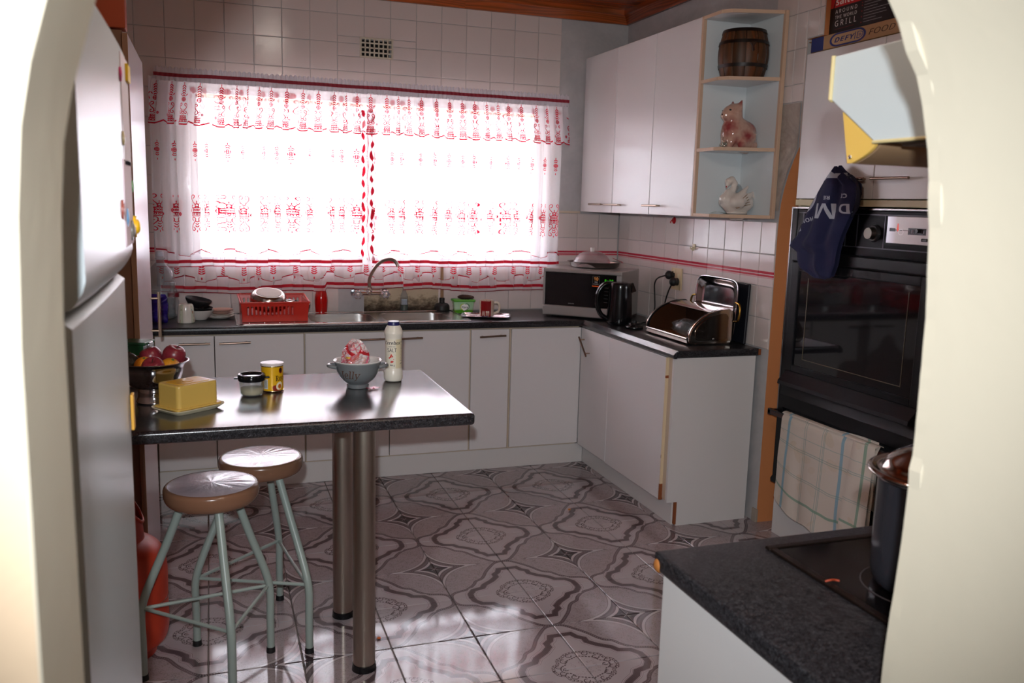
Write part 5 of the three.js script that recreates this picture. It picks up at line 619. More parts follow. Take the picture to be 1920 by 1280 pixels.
const canTex = canvasTex(1024, 256, (g) => { g.fillStyle = '#e0ab18'; g.fillRect(0, 0, 1024, 256); g.fillStyle = '#d8d8d2'; g.fillRect(360, 130, 74, 100); g.fillStyle = '#333'; for (let i = 0; i < 9; i++) g.fillRect(368 + i * 7, 140, i % 3 ? 2 : 4, 80); g.fillStyle = '#f0d9a0'; g.fillRect(366, 100, 48, 20); g.fillStyle = '#31180c'; g.font = 'bold 78px serif'; g.fillText('Royal', 548, 150); g.fillStyle = '#7c1a10'; g.beginPath(); g.ellipse(640, 44, 34, 30, 0, 0, 7); g.fill(); g.fillStyle = '#1d120a'; g.beginPath(); g.arc(640, 40, 20, 0, 7); g.fill(); g.fillStyle = '#8c2a14'; g.beginPath(); g.ellipse(560, 226, 60, 34, 0.2, 0, 7); g.fill(); g.fillStyle = '#f2e6c8'; g.beginPath(); g.ellipse(612, 200, 56, 40, -0.3, 0, 7); g.fill(); g.fillStyle = '#c76a1a'; g.beginPath(); g.ellipse(618, 206, 30, 24, 0, 0, 7); g.fill(); });
{ const t = thing('powder_tin', 'round yellow powder tin with a metal rim behind the glass container', 'tin', [-2.412, TT, 2.175], PI); part('tin_wall', tr(new THREE.CylinderGeometry(0.0385, 0.0385, 0.09, 44, 1, true), 0, 0.048, 0), mat(0xffffff, 0.3, 0.1, { map: canTex }), t); part('rim', [torus(0.0385, 0.0025, 0, 0.0035, 0, PI / 2), torus(0.0385, 0.0025, 0, 0.093, 0, PI / 2)], mat(0xd6cdb0, 0.2, 1), t); part('lid', [cyl(0.0405, 0.0405, 0.01, 0, 0.097, 0, 40), cyl(0.034, 0.034, 0.001, 0, 0.1025, 0, 40)], mat(0xcfc4c0, 0.3), t); }
{ const t = thing('butter_dish', 'rectangular butter dish with a yellow plastic lid on a cream plate', 'butter dish', [-2.69, TT, 2.405], 0.66);
  part('dish_plate', grid(64, 5, (u, v) => { const a = u * 2 * PI, q = 7, c = Math.cos(a), s = Math.sin(a), f = Math.pow(Math.pow(Math.abs(c), q) + Math.pow(Math.abs(s), q), -1 / q), i = Math.round(v * 5), k = [0.02, 0.72, 0.84, 1.0, 1.0, 0.8][i], y = [0.004, 0.004, 0.01, 0.017, 0.013, 0.0][i]; return [c * f * 0.098 * k, y, -s * f * 0.072 * k]; }), mat(0xd9cfb0, 0.25, 0, dbl), t);
  const y = mat(0xdcb85e, 0.35, 0, { transmission: 0.15, thickness: 0 }); const rs = (w, d, h, r, x0) => new THREE.ExtrudeGeometry(roundRect(-w / 2, -d / 2, w / 2, d / 2, 0.014), { depth: h - r, bevelEnabled: true, bevelThickness: r, bevelSize: r * 0.8, bevelOffset: -r * 0.8, bevelSegments: 3, curveSegments: 8 }).rotateX(-PI / 2).translate(0, x0, 0);
  const l = part('lid', rs(0.152, 0.108, 0.077, 0.006, 0.016), y, t); part('lid_flange', extr(roundRect(-0.086, -0.063, 0.086, 0.063, 0.014), 0.006, 0.002).rotateX(-PI / 2).translate(0, 0.0145, 0), y, l); part('lid_panel', [extr(roundRect(-0.058, -0.038, 0.058, 0.038, 0.01), 0.002, 0.0008).rotateX(-PI / 2).translate(0, 0.0925, 0), cyl(0.018, 0.018, 0.002, 0, 0.0945, 0, 28)], mat(0xd9a83a, 0.25), l); }
{ // pedestal fruit bowl and fruit
  const t = thing('fruit_bowl', 'polished steel pedestal bowl holding fruit at the fridge end of the table', 'bowl', [-2.8, TT, 2.27]); part('bowl_wall', latheS([[0.0, 0.05], [0.045, 0.05], [0.068, 0.056], [0.084, 0.076], [0.095, 0.104], [0.1, 0.126], [0.114, 0.14], [0.11, 0.141], [0.096, 0.127], [0.09, 0.104], [0.078, 0.078], [0.05, 0.06], [0.0, 0.057]], 60, 80), mat(0xbebcbe, 0.07, 1, dbl), t); part('pedestal', latheS([[0.05, 0.0], [0.056, 0.003], [0.053, 0.012], [0.05, 0.022], [0.049, 0.04], [0.046, 0.051]], 48, 40), mat(0xbebcbe, 0.1, 1, dbl), t);
  const apple = (r) => latheS([[0.0, 0.9], [0.12, 0.97], [0.38, 1.06], [0.72, 0.98], [0.98, 0.55], [1.0, 0.1], [0.86, -0.5], [0.55, -0.86], [0.25, -0.9], [0.0, -0.8]].map(([a, b]) => [a * r, b * r]), 36, 50); const red = canvasTex(128, 64, (g) => { g.fillStyle = '#782430'; g.fillRect(0, 0, 128, 64); for (let i = 0; i < 160; i++) { g.fillStyle = `rgba(${rr(150, 215)},${rr(50, 130)},${rr(50, 70)},${rr(0.06, 0.25)})`; g.fillRect(rnd() * 128, rnd() * 64, 1.5, rr(4, 20)); } }); const am = mat(0xffffff, 0.32, 0, { map: red }), stemM = mat(0x3a2415, 0.8), om = mat(0xe08a1a, 0.4, 0, { bumpMap: rep(skinBump, 4, 3), bumpScale: 0.002 });
  const fruit = (name, label, cat, geo, m, p, rot, grp) => { const f = thing(name, label, cat, p, 0, grp); f.rotation.set(...rot); part(cat + '_body', geo, m, f); part('stem', cat === 'apple' ? tube([[0, 0.03, 0], [0.002, 0.04, 0], [0.006, 0.047, 0]], 0.0014, 8, 6) : cyl(0.004, 0.005, 0.003, 0, 0.0325, 0, 8), cat === 'apple' ? stemM : mat(0x5a6a2a, 0.7), f); };
  fruit('apple', 'red apple highest in the steel fruit bowl, by its right rim', 'apple', apple(0.037), am, [-2.738, TT + 0.14, 2.23], [0.2, 0, -0.3], 'apples'); fruit('apple', 'dark red apple at the back of the steel fruit bowl, before the green tin', 'apple', apple(0.036), am, [-2.806, TT + 0.135, 2.215], [0, 0, 0.35], 'apples'); fruit('apple', 'dull red apple lowest in front of the steel fruit bowl, beside an orange', 'apple', apple(0.036), am, [-2.795, TT + 0.118, 2.325], [0.5, 0, 0.1], 'apples');
  fruit('orange', 'orange at the front edge of the fruit bowl behind the dull red apple', 'orange', ball(0.034, 0, 0, 0, 1, 0.96, 1, 28), om, [-2.825, TT + 0.122, 2.28], [0.4, 0, 0], 'oranges'); fruit('orange', 'greenish orange at the right rim of the steel fruit bowl below the highest apple', 'orange', ball(0.033, 0, 0, 0, 1, 0.96, 1, 28), mat(0xcf8a1c, 0.4, 0, { bumpMap: rep(skinBump, 4, 3), bumpScale: 0.002 }), [-2.746, TT + 0.118, 2.292], [0.4, 0, -0.3], 'oranges'); 
  const av = thing('avocado', 'dark avocado at the fridge side of the steel fruit bowl', 'avocado', [-2.872, TT + 0.125, 2.25]); part('avocado_body', ball(0.034, 0, 0, 0, 0.9, 1.15, 0.9, 24), mat(0x2b2a22, 0.45, 0, { bumpMap: rep(skinBump, 3, 2), bumpScale: 0.004 }), av); part('stem', cyl(0.004, 0.005, 0.004, 0, 0.04, 0, 8), stemM, av);
}
const teaTex = canvasTex(256, 256, (g) => { g.fillStyle = '#0d4a2a'; g.fillRect(0, 0, 256, 256); const q = g.createRadialGradient(150, 110, 6, 150, 110, 80); q.addColorStop(0, '#cfae2c'); q.addColorStop(0.5, '#6d8a24'); q.addColorStop(1, 'rgba(13,74,42,0)'); g.fillStyle = q; g.fillRect(0, 0, 256, 180); g.fillStyle = '#123a12'; g.beginPath(); g.ellipse(150, 118, 54, 24, 0, 0, 7); g.fill(); g.fillStyle = '#d6b83a'; for (const [x, y, a] of [[150, 112, 1.57], [130, 122, 0.6], [170, 122, 2.5]]) { g.save(); g.translate(x, y); g.rotate(a); g.beginPath(); g.ellipse(0, 0, 26, 8, 0, 0, 7); g.fill(); g.restore(); } g.fillStyle = '#b07a24'; g.fillRect(0, 150, 256, 14); g.fillStyle = '#e6e2da'; g.fillRect(0, 164, 256, 92); });
{ const t = thing('tea_tin', 'square green and white tea tin with a metal lid behind the fruit bowl', 'tin', [-2.868, TT, 1.99], -0.35); part('tin_body', box(0.09, 0.154, 0.085, 0, 0.077, 0, 0.006, 2), mat(0x9a9aa0, 0.3, 0.5), t); part('printed_panel', tileGeo(0.083, 0.15, 0.003, 0.001, (x, y) => [x / 0.083 + 0.5, y / 0.15 + 0.5]), mat(0xffffff, 0.35, 0, { map: teaTex }), t, [0, 0.078, 0.0445]); part('lid', [box(0.094, 0.012, 0.089, 0, 0.158, 0, 0.005, 2)], mat(0x24543a, 0.35, 0.2), t); part('hinge', [box(0.006, 0.03, 0.03, 0.049, 0.146, 0, 0.002)], chrome, t); }
// ---------- fridge at the archway ----------
{
  const t = thing('fridge', 'pale silver fridge freezer close to the archway, seen along its door fronts', 'fridge'), Z0 = 3.5, Z1 = 4.22, dm = mat(0xc6cfd2, 0.28, 0, dbl);
  part('fridge_body', box2(-3.48, -2.83, 0.02, 1.838, Z0 + 0.01, Z1 - 0.01, 0.01, 2), mat(0xb9b8b6, 0.4), t);
  const bow = (y0, y1, xe, name) => { const n = 36; return part(name, creased(grid(n, 26, (u, vv) => { const v = 0.5 - 0.5 * Math.cos(PI * vv), z = Z0 + (Z1 - Z0) * u, k = 1 - Math.pow(Math.abs(u * 2 - 1), 2.2), e = Math.min(1, Math.min(u, 1 - u) / 0.03), f = Math.sqrt(1 - (1 - e) * (1 - e)), ve = Math.min(1, Math.min(v + (name === 'freezer_door' ? 0.01 : 0), 1 - v) / 0.012), fv = Math.sqrt(1 - (1 - ve) * (1 - ve)); const yy = y0 + (y1 - y0) * v, rec = name === 'freezer_door' ? 0.0175 * Math.pow(Math.max(0, 1 - (yy - y0) / 0.035), 1.6) : 0; return [xe - rec - 0.07 + (0.07 + 0.004 * k) * Math.max(0.02, f * fv), yy, z]; }), 0.9), dm, t); };
  bow(1.448, 1.84, -2.7495, 'freezer_door'); bow(0.06, 1.446, -2.7665, 'fridge_door');
  part('door_gap', box2(-2.84, -2.8, 1.436, 1.455, Z0 + 0.02, Z1 - 0.02, 0), mat(0x6b6f72, 0.5), t);
  for (const z of [Z0 + 0.07, Z1 - 0.07]) for (const x of [-3.4, -2.95]) part('foot', cyl(0.02, 0.022, 0.022, x, 0.011, z, 14), rubber, t);
  const sheet = (label, name, cat, y, z, w, h, m2, k = 0.003) => single(name, label, cat, box(k, h, w, 0, 0, 0, 0.001), m2, [-2.7475 + k / 2, y, z]);
  sheet('white paper with a yellow heading pinned to the top of the freezer door', 'notice_paper', 'paper', 1.73, 3.6, 0.13, 0.19, mat(0xe6dbe2, 0.7)); sheet('small yellow sticker at the top of the paper on the freezer door', 'yellow_sticker', 'sticker', 1.8, 3.565, 0.05, 0.03, mat(0xe6c21c, 0.5), 0.008);
  sheet('pale pink paper low on the freezer door behind the fridge magnets', 'notice_paper', 'paper', 1.57, 3.62, 0.15, 0.15, mat(0xe2cfd8, 0.7));
  const mg = (label, y, z, c, r, k = 0.3) => single('fridge_magnet', label, 'magnet', [cyl(r, r, 0.01 * k, 0, 0, 0, 20, 0, 0, PI / 2), ball(r * 0.7, 0.005 * k, 0, 0, 0.5 * k, 1, 1, 12)], mat(c, 0.4), [-2.7445, y, z]);
  mg('round yellow smiling magnet at the bottom of the freezer door', 1.525, 3.535, 0xe8b416, 0.02, 1); mg('small green magnet above the yellow one on the freezer door', 1.6, 3.53, 0x4a7a34, 0.011); mg('small blue magnet low on the freezer door', 1.545, 3.66, 0x2f7fb0, 0.016); mg('reddish magnet left of the blue one on the freezer door', 1.56, 3.74, 0x9c4a3a, 0.016); mg('grey figure magnet beside the yellow smiling one on the freezer door', 1.52, 3.59, 0x6b665c, 0.018, 0.6); mg('pink ribbon-like magnet at the top of the freezer door', 1.785, 3.68, 0xc93a72, 0.012); mg('tan oblong magnet in the middle of the freezer door', 1.68, 3.67, 0x9c8456, 0.012);
  single('fridge_magnet', 'upright orange strip magnet on the edge of the lower fridge door', 'magnet', box(0.006, 0.07, 0.026, 0, 0, 0, 0.002), mat(0xd9a13a, 0.5), [-2.7595, 1.17, 3.545]);
}
// ---------- oven housing in the arched recess ----------
const OX = 0.0;
{
  const t = thing('oven_cabinet', 'tall white cupboard housing the black oven inside the orange arched recess', 'cabinet'), z0 = 1.862, z1 = 2.86;
  part('carcass', [box2(0.02, 0.56, 0.0, 2.3, z0, z0 + 0.016, 0), box2(0.02, 0.56, 0.0, 2.3, z1 - 0.016, z1, 0), box2(0.02, 0.56, 2.284, 2.3, z0 + 0.016, z1 - 0.016, 0), box2(0.02, 0.56, 1.612, 1.636, z0 + 0.016, z1 - 0.016, 0), box2(0.545, 0.56, 0.0, 2.28, z0 + 0.016, z1 - 0.016, 0)], mat(0xd9cfae, 0.5), t);
  const d1 = door(t, 0.496, 0.652, whiteDoor, [0.01, 1.97, 2.112], -PI / 2, { L: 0.17, x: 0.14, y: -0.243 }); door(t, 0.496, 0.652, whiteDoor, [0.01, 1.97, 2.612], -PI / 2, { L: 0.21, x: -0.13, y: -0.243 });
  part('kick_panel', box2(0.005, 0.02, 0.0, 0.252, z0 + 0.004, z1, 0.001), white, t); part('filler_strip', box2(0.0, 0.02, 1.612, 1.64, z0 + 0.002, z1, 0.001), mat(0xcfc3a0, 0.5), t);
}
{
  const t = thing('built_in_oven', 'black built-in double oven with a dark glass door in the tall white cupboard', 'oven'), X = OX, z0 = 1.848, z1 = 2.80, fr = mat(0x0d0c0f, 0.4, 0, { specularIntensity: 0.5 }), blk = mat(0x070709, 0.3, 0, { specularIntensity: 0.15 }), trimM = mat(0x111115, 0.45, 0, { specularIntensity: 0.45 });
  part('housing', box2(X + 0.022, 0.54, 0.26, 1.605, z0 + 0.034, z1 - 0.03, 0), blackMatte, t);
  part('side_trim', box2(X - 0.002, X + 0.022, 0.26, 1.6, z0, z0 + 0.04, 0.003), fr, t); part('side_trim', box2(X - 0.002, X + 0.022, 0.26, 1.6, z1 - 0.04, z1, 0.003), fr, t); part('bright_edge', [box2(X - 0.004, X + 0.0, 0.62, 1.605, z0 - 0.002, z0 + 0.006, 0.001), box2(X - 0.004, X + 0.004, 1.598, 1.606, z0, z1, 0.001)], mat(0x8d8a8a, 0.25, 1), t);
  const cp = part('control_panel', box2(X + 0.002, X + 0.024, 1.405, 1.596, z0 + 0.04, z1 - 0.04, 0.003), blk, t);
  part('panel_line', [box2(X, X + 0.004, 1.44, 1.444, z0 + 0.05, z1 - 0.05, 0), box2(X, X + 0.004, 1.578, 1.582, z0 + 0.05, z1 - 0.05, 0), ...[1.93, 2.0, 2.12, 2.22, 2.29, 2.45].map((z) => box2(X, X + 0.004, 1.444, 1.578, z, z + 0.004, 0))], mat(0x45434a, 0.3, 0.6), cp);
  for (const z of [2.19, 2.395]) { const k = part('knob', [cyl(0.032, 0.036, 0.012, X - 0.004, 1.503, z, 32, 0, 0, PI / 2)], blackMatte, t); part('knob_cap', cyl(0.023, 0.026, 0.026, X - 0.02, 1.503, z, 32, 0, 0, PI / 2), mat(0x6e6a62, 0.4, 1), k); }
  const tmTex = canvasTex(512, 256, (g) => { g.fillStyle = '#a79d9a'; g.fillRect(0, 0, 512, 256); const q = g.createLinearGradient(0, 0, 110, 0); q.addColorStop(0, '#d8dbe6'); q.addColorStop(1, '#a79d9a'); g.fillStyle = q; g.fillRect(0, 0, 110, 256); g.fillStyle = '#26242a'; g.fillRect(30, 112, 66, 30); g.fillRect(236, 104, 190, 62); g.fillStyle = '#57545a'; for (let i = 0; i < 8; i++) g.fillRect(250 + i * 21, 118, 9, 34); g.strokeStyle = '#26242a'; g.lineWidth = 4; g.beginPath(); g.moveTo(96, 128); g.lineTo(236, 128); g.stroke(); g.strokeStyle = '#c9c3c0'; g.beginPath(); g.arc(158, 146, 26, 0, 7); g.stroke(); g.fillStyle = '#d6402a'; g.beginPath(); g.moveTo(116, 66); g.lineTo(126, 66); g.lineTo(134, 124); g.lineTo(122, 146); g.lineTo(110, 124); g.fill(); });
  const tp = part('timer_plate', tileGeo(0.25, 0.108, 0.006, 0.0015, (x, y) => [x / 0.25 + 0.5, y / 0.108 + 0.5]), mat(0xffffff, 0.25, 0.35, { map: tmTex }), t, [X - 0.004, 1.522, 2.595], [0, -PI / 2, 0]); part('timer_lever', [box(0.03, 0.012, 0.01, 0.085, -0.034, 0.006, 0.003), cyl(0.008, 0.008, 0.014, 0.045, 0.0, 0.006, 14, PI / 2)], black, tp);
  part('upper_rail', box2(X - 0.008, X + 0.02, 1.352, 1.402, z0 + 0.03, z1 - 0.03, 0.006, 2), fr, t);
  const d = part('oven_door', [box2(X - 0.006, X + 0.022, 0.83, 1.348, z0 + 0.03, z0 + 0.085, 0.004), box2(X - 0.006, X + 0.022, 0.83, 1.348, z1 - 0.12, z1 - 0.03, 0.004), box2(X - 0.006, X + 0.022, 1.31, 1.348, z0 + 0.085, z1 - 0.12, 0.004), box2(X - 0.006, X + 0.022, 0.83, 0.862, z0 + 0.085, z1 - 0.12, 0.004)], trimM, t);
  part('door_window', box2(X + 0.003, X + 0.012, 0.862, 1.31, z0 + 0.085, z1 - 0.12, 0), mat(0x17171b, 0.05, 0, { specularIntensity: 1 }), d);
  const dots = []; part('window_edge_line', [box2(X + 0.001, X + 0.004, 0.9, 1.28, z0 + 0.15, z0 + 0.153, 0), box2(X + 0.001, X + 0.004, 0.9, 1.28, z1 - 0.185, z1 - 0.182, 0), box2(X + 0.001, X + 0.004, 0.897, 0.9, z0 + 0.15, z1 - 0.182, 0)], mat(0x5c5340, 0.4), d);
  part('handle_lip', creased(extr(shapeOf([[0.02, 0.0], [-0.006, 0.0], [-0.05, -0.045], [-0.052, -0.062], [-0.04, -0.065], [0.02, -0.06]]), z1 - z0 - 0.12, 0.001).translate(0, 0, 0), 0.3), mat(0x1a191e, 0.42, 0, { specularIntensity: 0.6 }), t, [X, 0.83, z0 + 0.05]);
  part('grill_door', creased(extr(shapeOf([[0.02, 0.0], [-0.012, -0.005], [-0.028, -0.05], [-0.03, -0.11], [0.02, -0.12]]), z1 - z0 - 0.09, 0.001), 0.3), trimM, t, [X, 0.765, z0 + 0.045]);
  const r = part('towel_rail', [box2(X - 0.05, X - 0.03, 0.6, 0.632, z0 - 0.012, z0 + 0.012, 0.004), box2(X - 0.05, X - 0.034, 0.604, 0.63, z0, z1 - 0.1, 0.003), box2(X - 0.05, X + 0.004, 0.606, 0.628, z0 - 0.01, z0 + 0.01, 0.003), box2(X - 0.05, X + 0.004, 0.606, 0.628, z1 - 0.11, z1 - 0.09, 0.003)], mat(0x1a1517, 0.3), t); part('rail_inlay', box2(X - 0.0515, X - 0.049, 0.609, 0.625, z0 + 0.016, z1 - 0.12, 0.0005), mat(0x3c1c18, 0.3), r);
  part('lower_door', box2(X + 0.0, X + 0.022, 0.285, 0.6, z0 - 0.002, z1 - 0.02, 0.004), mat(0x0a0a0b, 0.2), t); part('lower_lip', creased(extr(shapeOf([[0.022, 0.0], [-0.002, 0.0], [-0.012, -0.012], [-0.01, -0.03], [0.022, -0.032]]), z1 - z0 - 0.02, 0.001), 0.3), fr, t, [X, 0.29, z0]);
}
// tea towel over the rail
const towelTex = canvasTex(512, 512, (g) => { g.fillStyle = '#cfc4b8'; g.fillRect(0, 0, 512, 512); const L = (x, w, c) => { g.fillStyle = c; g.fillRect(x, 0, w, 512); }, Hh = (y, w, c) => { g.fillStyle = c; g.fillRect(0, y, 512, w); }; const bl = 'rgba(120,165,190,.75)', gr = 'rgba(110,150,128,.65)', th = 'rgba(125,155,150,.55)'; L(42, 14, bl); for (const x of [140, 150, 240, 250, 256]) L(x, 3, th); L(340, 15, bl); L(455, 15, gr); Hh(150, 4, th); Hh(160, 4, th); Hh(290, 4, th); Hh(300, 3, th); Hh(405, 13, gr); Hh(90, 3, th); for (let i = 0; i < 26; i++) { g.fillStyle = `rgba(170,130,70,${rr(0.03, 0.12)})`; g.beginPath(); g.ellipse(rnd() * 512, rnd() * 512, rr(8, 40), rr(6, 24), rnd() * 3, 0, 7); g.fill(); } });
{
  const tm = mat(0xffffff, 0.95, 0, { map: towelTex, side: THREE.DoubleSide, bumpMap: rep(clothBump, 6, 6), bumpScale: 0.0008 }), t = thing('tea_towel', 'stained off-white tea towel with blue and green stripes over the oven rail', 'tea towel');
  const drape = (za, zb, yb, xo, back) => grid(44, 40, (u, v) => { const z = za + (zb - za) * u + 0.012 * noise.noise(u * 3, v * 2, 5) * v, f = Math.sin(u * 17 + noise.noise(u * 4, 0, 1) * 3) * 0.009 * v + noise.noise(u * 5, v * 3, 8) * 0.008 * v; const top = 0.644 - 0.006 * noise.noise(u * 6, 0, 2), q = v < 0.06 ? v / 0.06 : 1; const x = back ? -0.02 - 0.004 * q : -0.042 - 0.016 * q - xo * v - f; return [x, top - (1 - q) * 0 - (top - yb(u)) * v + (v < 0.06 ? -0.004 * (v / 0.06) : -0.004), z]; }, (u, v) => [u, 1 - v]);
  part('front_fall', drape(1.965, 2.592, (u) => 0.2 - 0.03 * Math.sin(u * 3) - 0.02 * u + 0.025 * noise.noise(u * 6, 1, 1) + (u < 0.12 ? 0.03 * (1 - u / 0.12) : 0), 0.014), tm, t);
  part('side_fold', grid(16, 36, (u, v) => { const z = 2.46 + 0.128 * u - 0.03 * v * (1 - u); return [-0.066 - 0.012 * Math.sin(u * PI) - 0.012 * v - 0.006 * Math.sin(u * 6 + v * 2), 0.646 - 0.006 - 0.4 * v, z]; }, (u, v) => [0.72 + u * 0.28, 1 - v * 0.9]), tm, t);
  part('back_fall', grid(30, 20, (u, v) => [-0.022 + (1 - v) * 0 - 0.004 * Math.sin(u * 11) * v, 0.643 - 0.3 * v - 0.01 * Math.sin(u * 5), 1.98 + 0.58 * u], (u, v) => [u, v * 0.6]), tm, t);
  part('rail_fold', grid(44, 8, (u, v) => { const a = PI * v; return [-0.041 - 0.0185 * Math.cos(a) + 0.0, 0.637 + 0.009 * Math.sin(a), 1.966 + 0.624 * u]; }, (u, v) => [u, v * 0.05]), tm, t);
}
// navy cloth hanging from the cupboard handle
const navyTex = canvasTex(512, 1024, (g) => { g.fillStyle = '#171a40'; g.fillRect(0, 0, 512, 1024); g.fillStyle = '#a9acb8'; g.textAlign = 'center'; const word = (s, x, y, a, f, sx = 1) => { g.save(); g.translate(x, y); g.rotate(a); g.scale(sx, 1); g.font = f; g.fillText(s, 0, 0); g.restore(); }; word('M', 300, 330, PI, 'bold 190px sans-serif'); word('D', 440, 330, PI, 'bold 120px sans-serif'); word('CE', 430, 292 - 50, PI, 'bold 52px sans-serif'); word('RE', 318, 262, PI, 'bold 44px sans-serif'); g.save(); g.translate(150, 300); g.rotate(0.25); g.beginPath(); g.ellipse(0, 0, 52, 116, 0, 0, 7); g.fill(); g.fillStyle = '#1b1f4e'; g.font = 'bold 90px sans-serif'; g.fillText('B', 0, 34); g.restore(); g.fillStyle = '#a9acb8'; g.save(); g.translate(210, 130); g.rotate(-0.6); g.fillRect(-70, -26, 210, 52); g.restore(); g.save(); g.translate(330, 96); g.fillRect(-30, -34, 84, 40); g.restore(); word('HOM', 140, 470, PI - 0.35, 'bold 52px sans-serif'); word('E', 60, 540, PI - 0.5, 'bold 90px sans-serif'); });
{
  const t = thing('navy_cloth', 'navy blue printed cloth bag hanging from the cupboard handle before the oven', 'cloth');
  // left and right outline of the hanging cloth, from the top down: y, z left, z right, bulge
  const O = [[1.782, 2.178, 2.196], [1.76, 2.16, 2.225], [1.725, 2.125, 2.29], [1.7, 2.105, 2.33], [1.66, 2.075, 2.335], [1.6, 2.03, 2.318], [1.54, 1.995, 2.285], [1.48, 1.968, 2.255], [1.445, 1.925, 2.245], [1.425, 1.912, 2.24], [1.4, 1.97, 2.236], [1.36, 1.978, 2.232], [1.33, 2.0, 2.22], [1.305, 2.07, 2.21], [1.292, 2.1, 2.18]];
  const at = (v) => { const k = v * (O.length - 1), i = Math.min(O.length - 2, Math.floor(k)), f = k - i; return O[i].map((a, j) => a + (O[i + 1][j] - a) * f); };
  const sheet = (s) => grid(28, 70, (u, v) => { const [y, a, b] = at(v), e = Math.sin(u * PI), w = Math.sin(Math.min(1, v * 6) * PI / 2) * Math.sin(Math.min(1, (1 - v) * 6) * PI / 2); return [-0.04 - s * (0.012 + 0.018 * Math.sqrt(e) * w * (s > 0 ? 1 : 0.4)) - (s > 0 ? 0.012 * Math.sin(u * 11 - v * 7 + noise.noise(u * 3, v * 4, 2) * 2) * e * w : 0), y + (s > 0 ? 0 : 0.004), a + (b - a) * u]; }, (u, v) => { const [y, a, b] = at(v); return [(a + (b - a) * u - 1.91) / 0.43, (y - 1.29) / 0.49]; });
  part('cloth_body', [sheet(1), sheet(-1)], mat(0xffffff, 0.9, 0, { map: navyTex, side: THREE.DoubleSide, bumpMap: rep(clothBump, 4, 8), bumpScale: 0.0006 }), t);
  part('strap', [tube([[-0.045, 1.71, 2.25], [-0.05, 1.735, 2.27], [-0.045, 1.72, 2.3], [-0.05, 1.66, 2.335], [-0.04, 1.59, 2.315]], 0.007, 30, 8), tube([[-0.05, 1.71, 2.27], [-0.056, 1.74, 2.285], [-0.05, 1.71, 2.325], [-0.045, 1.62, 2.34], [-0.04, 1.57, 2.3]], 0.006, 30, 8)], mat(0x14152c, 0.8), t);
}
// boxes on top of the oven cupboard
const defyTex = canvasTex(1024, 128, (g) => { g.fillStyle = '#a9825a'; g.fillRect(0, 0, 1024, 128); g.fillStyle = '#28336e'; g.fillRect(0, 0, 96, 128); g.lineWidth = 15; g.strokeStyle = '#2a3470'; g.fillStyle = '#b79673'; g.beginPath(); g.roundRect(150, 9, 244, 108, 54); g.fill(); g.stroke(); g.fillStyle = '#2a3470'; g.font = 'italic bold 60px sans-serif'; g.fillText('DEFY', 172, 86); g.lineWidth = 5; g.beginPath(); g.moveTo(330, 32); g.lineTo(324, 96); g.stroke(); g.beginPath(); g.moveTo(340, 92); g.lineTo(346, 36); g.quadraticCurveTo(386, 36, 380, 66); g.quadraticCurveTo(372, 92, 340, 92); g.stroke(); g.font = 'bold 30px sans-serif'; g.fillText('D', 350, 75); g.fillStyle = '#3a2416'; g.font = 'italic 66px sans-serif'; g.fillText('FOOD', 414, 88); });
const grillTex = canvasTex(1024, 512, (g) => { g.fillStyle = '#131114'; g.fillRect(0, 0, 1024, 512); g.fillStyle = '#c01f22'; g.fillRect(0, 0, 1024, 300); g.fillStyle = '#131114'; g.beginPath(); g.moveTo(30, 300); g.lineTo(58, 200); g.lineTo(66, 200); g.lineTo(40, 300); g.fill(); g.fillStyle = '#e9dcd6'; g.font = 'bold 84px sans-serif'; g.fillText('salton', 52, 282); g.fillStyle = '#e4e0dc'; g.font = '62px sans-serif'; const sp = (s, y, w, f) => { g.font = f; let tot = 0; for (const c of s) tot += g.measureText(c).width; const gap = (w - tot) / (s.length - 1); let x = 56; for (const c of s) { g.fillText(c, x, y); x += g.measureText(c).width + gap; } }; sp('AROUND', 350, 226, '44px sans-serif'); sp('THE WORLD', 394, 226, '38px sans-serif'); sp('GRILL', 454, 226, '62px sans-serif'); g.fillStyle = '#8a8688'; for (let i = 0; i < 8; i++) g.fillRect(350, 318 + i * 22, [220, 240, 130, 240, 210, 220, 120, 180][i], 5); g.fillStyle = '#a02020'; for (const i of [0, 1, 3, 5, 7]) g.fillRect(326, 316 + i * 22, 10, 8); g.fillStyle = '#5a1a1a'; g.fillRect(60, 474, 200, 6); });
{
  const a = thing('flat_carton', 'flat brown appliance carton with a blue oval logo on the oven cupboard', 'box', [0.0, 2.301, 0]); part('carton_body', box2(0.012, 0.4, 0.0, 0.062, 1.872, 2.78, 0.002), mat(0x9a7650, 0.8), a); part('printed_side', tileGeo(0.9, 0.06, 0.003, 0.0008, (x, y) => [x / 0.9 + 0.5, y / 0.06 + 0.5]), mat(0xffffff, 0.7, 0, { map: defyTex }), a, [0.0105, 0.031, 2.326], [0, -PI / 2, 0]); part('flap', box(0.09, 0.003, 0.07, 0.055, 0.05, 1.84, 0.0005), mat(0x8a6a48, 0.85), a, [0, 0, 0], [0.0, 0, -0.05]);
  const b = thing('grill_carton', 'black and red grill carton standing on the flat brown carton', 'box', [0, 2.364, 0]); part('carton_body', box2(0.03, 0.34, 0.0, 0.27, 1.965, 2.6, 0.002), mat(0x161416, 0.5), b); part('printed_side', tileGeo(0.63, 0.268, 0.003, 0.0008, (x, y) => [x / 0.63 + 0.5, y / 0.268 + 0.5]), mat(0xffffff, 0.4, 0, { map: grillTex }), b, [0.0285, 0.135, 2.2825], [0, -PI / 2, 0]);
}
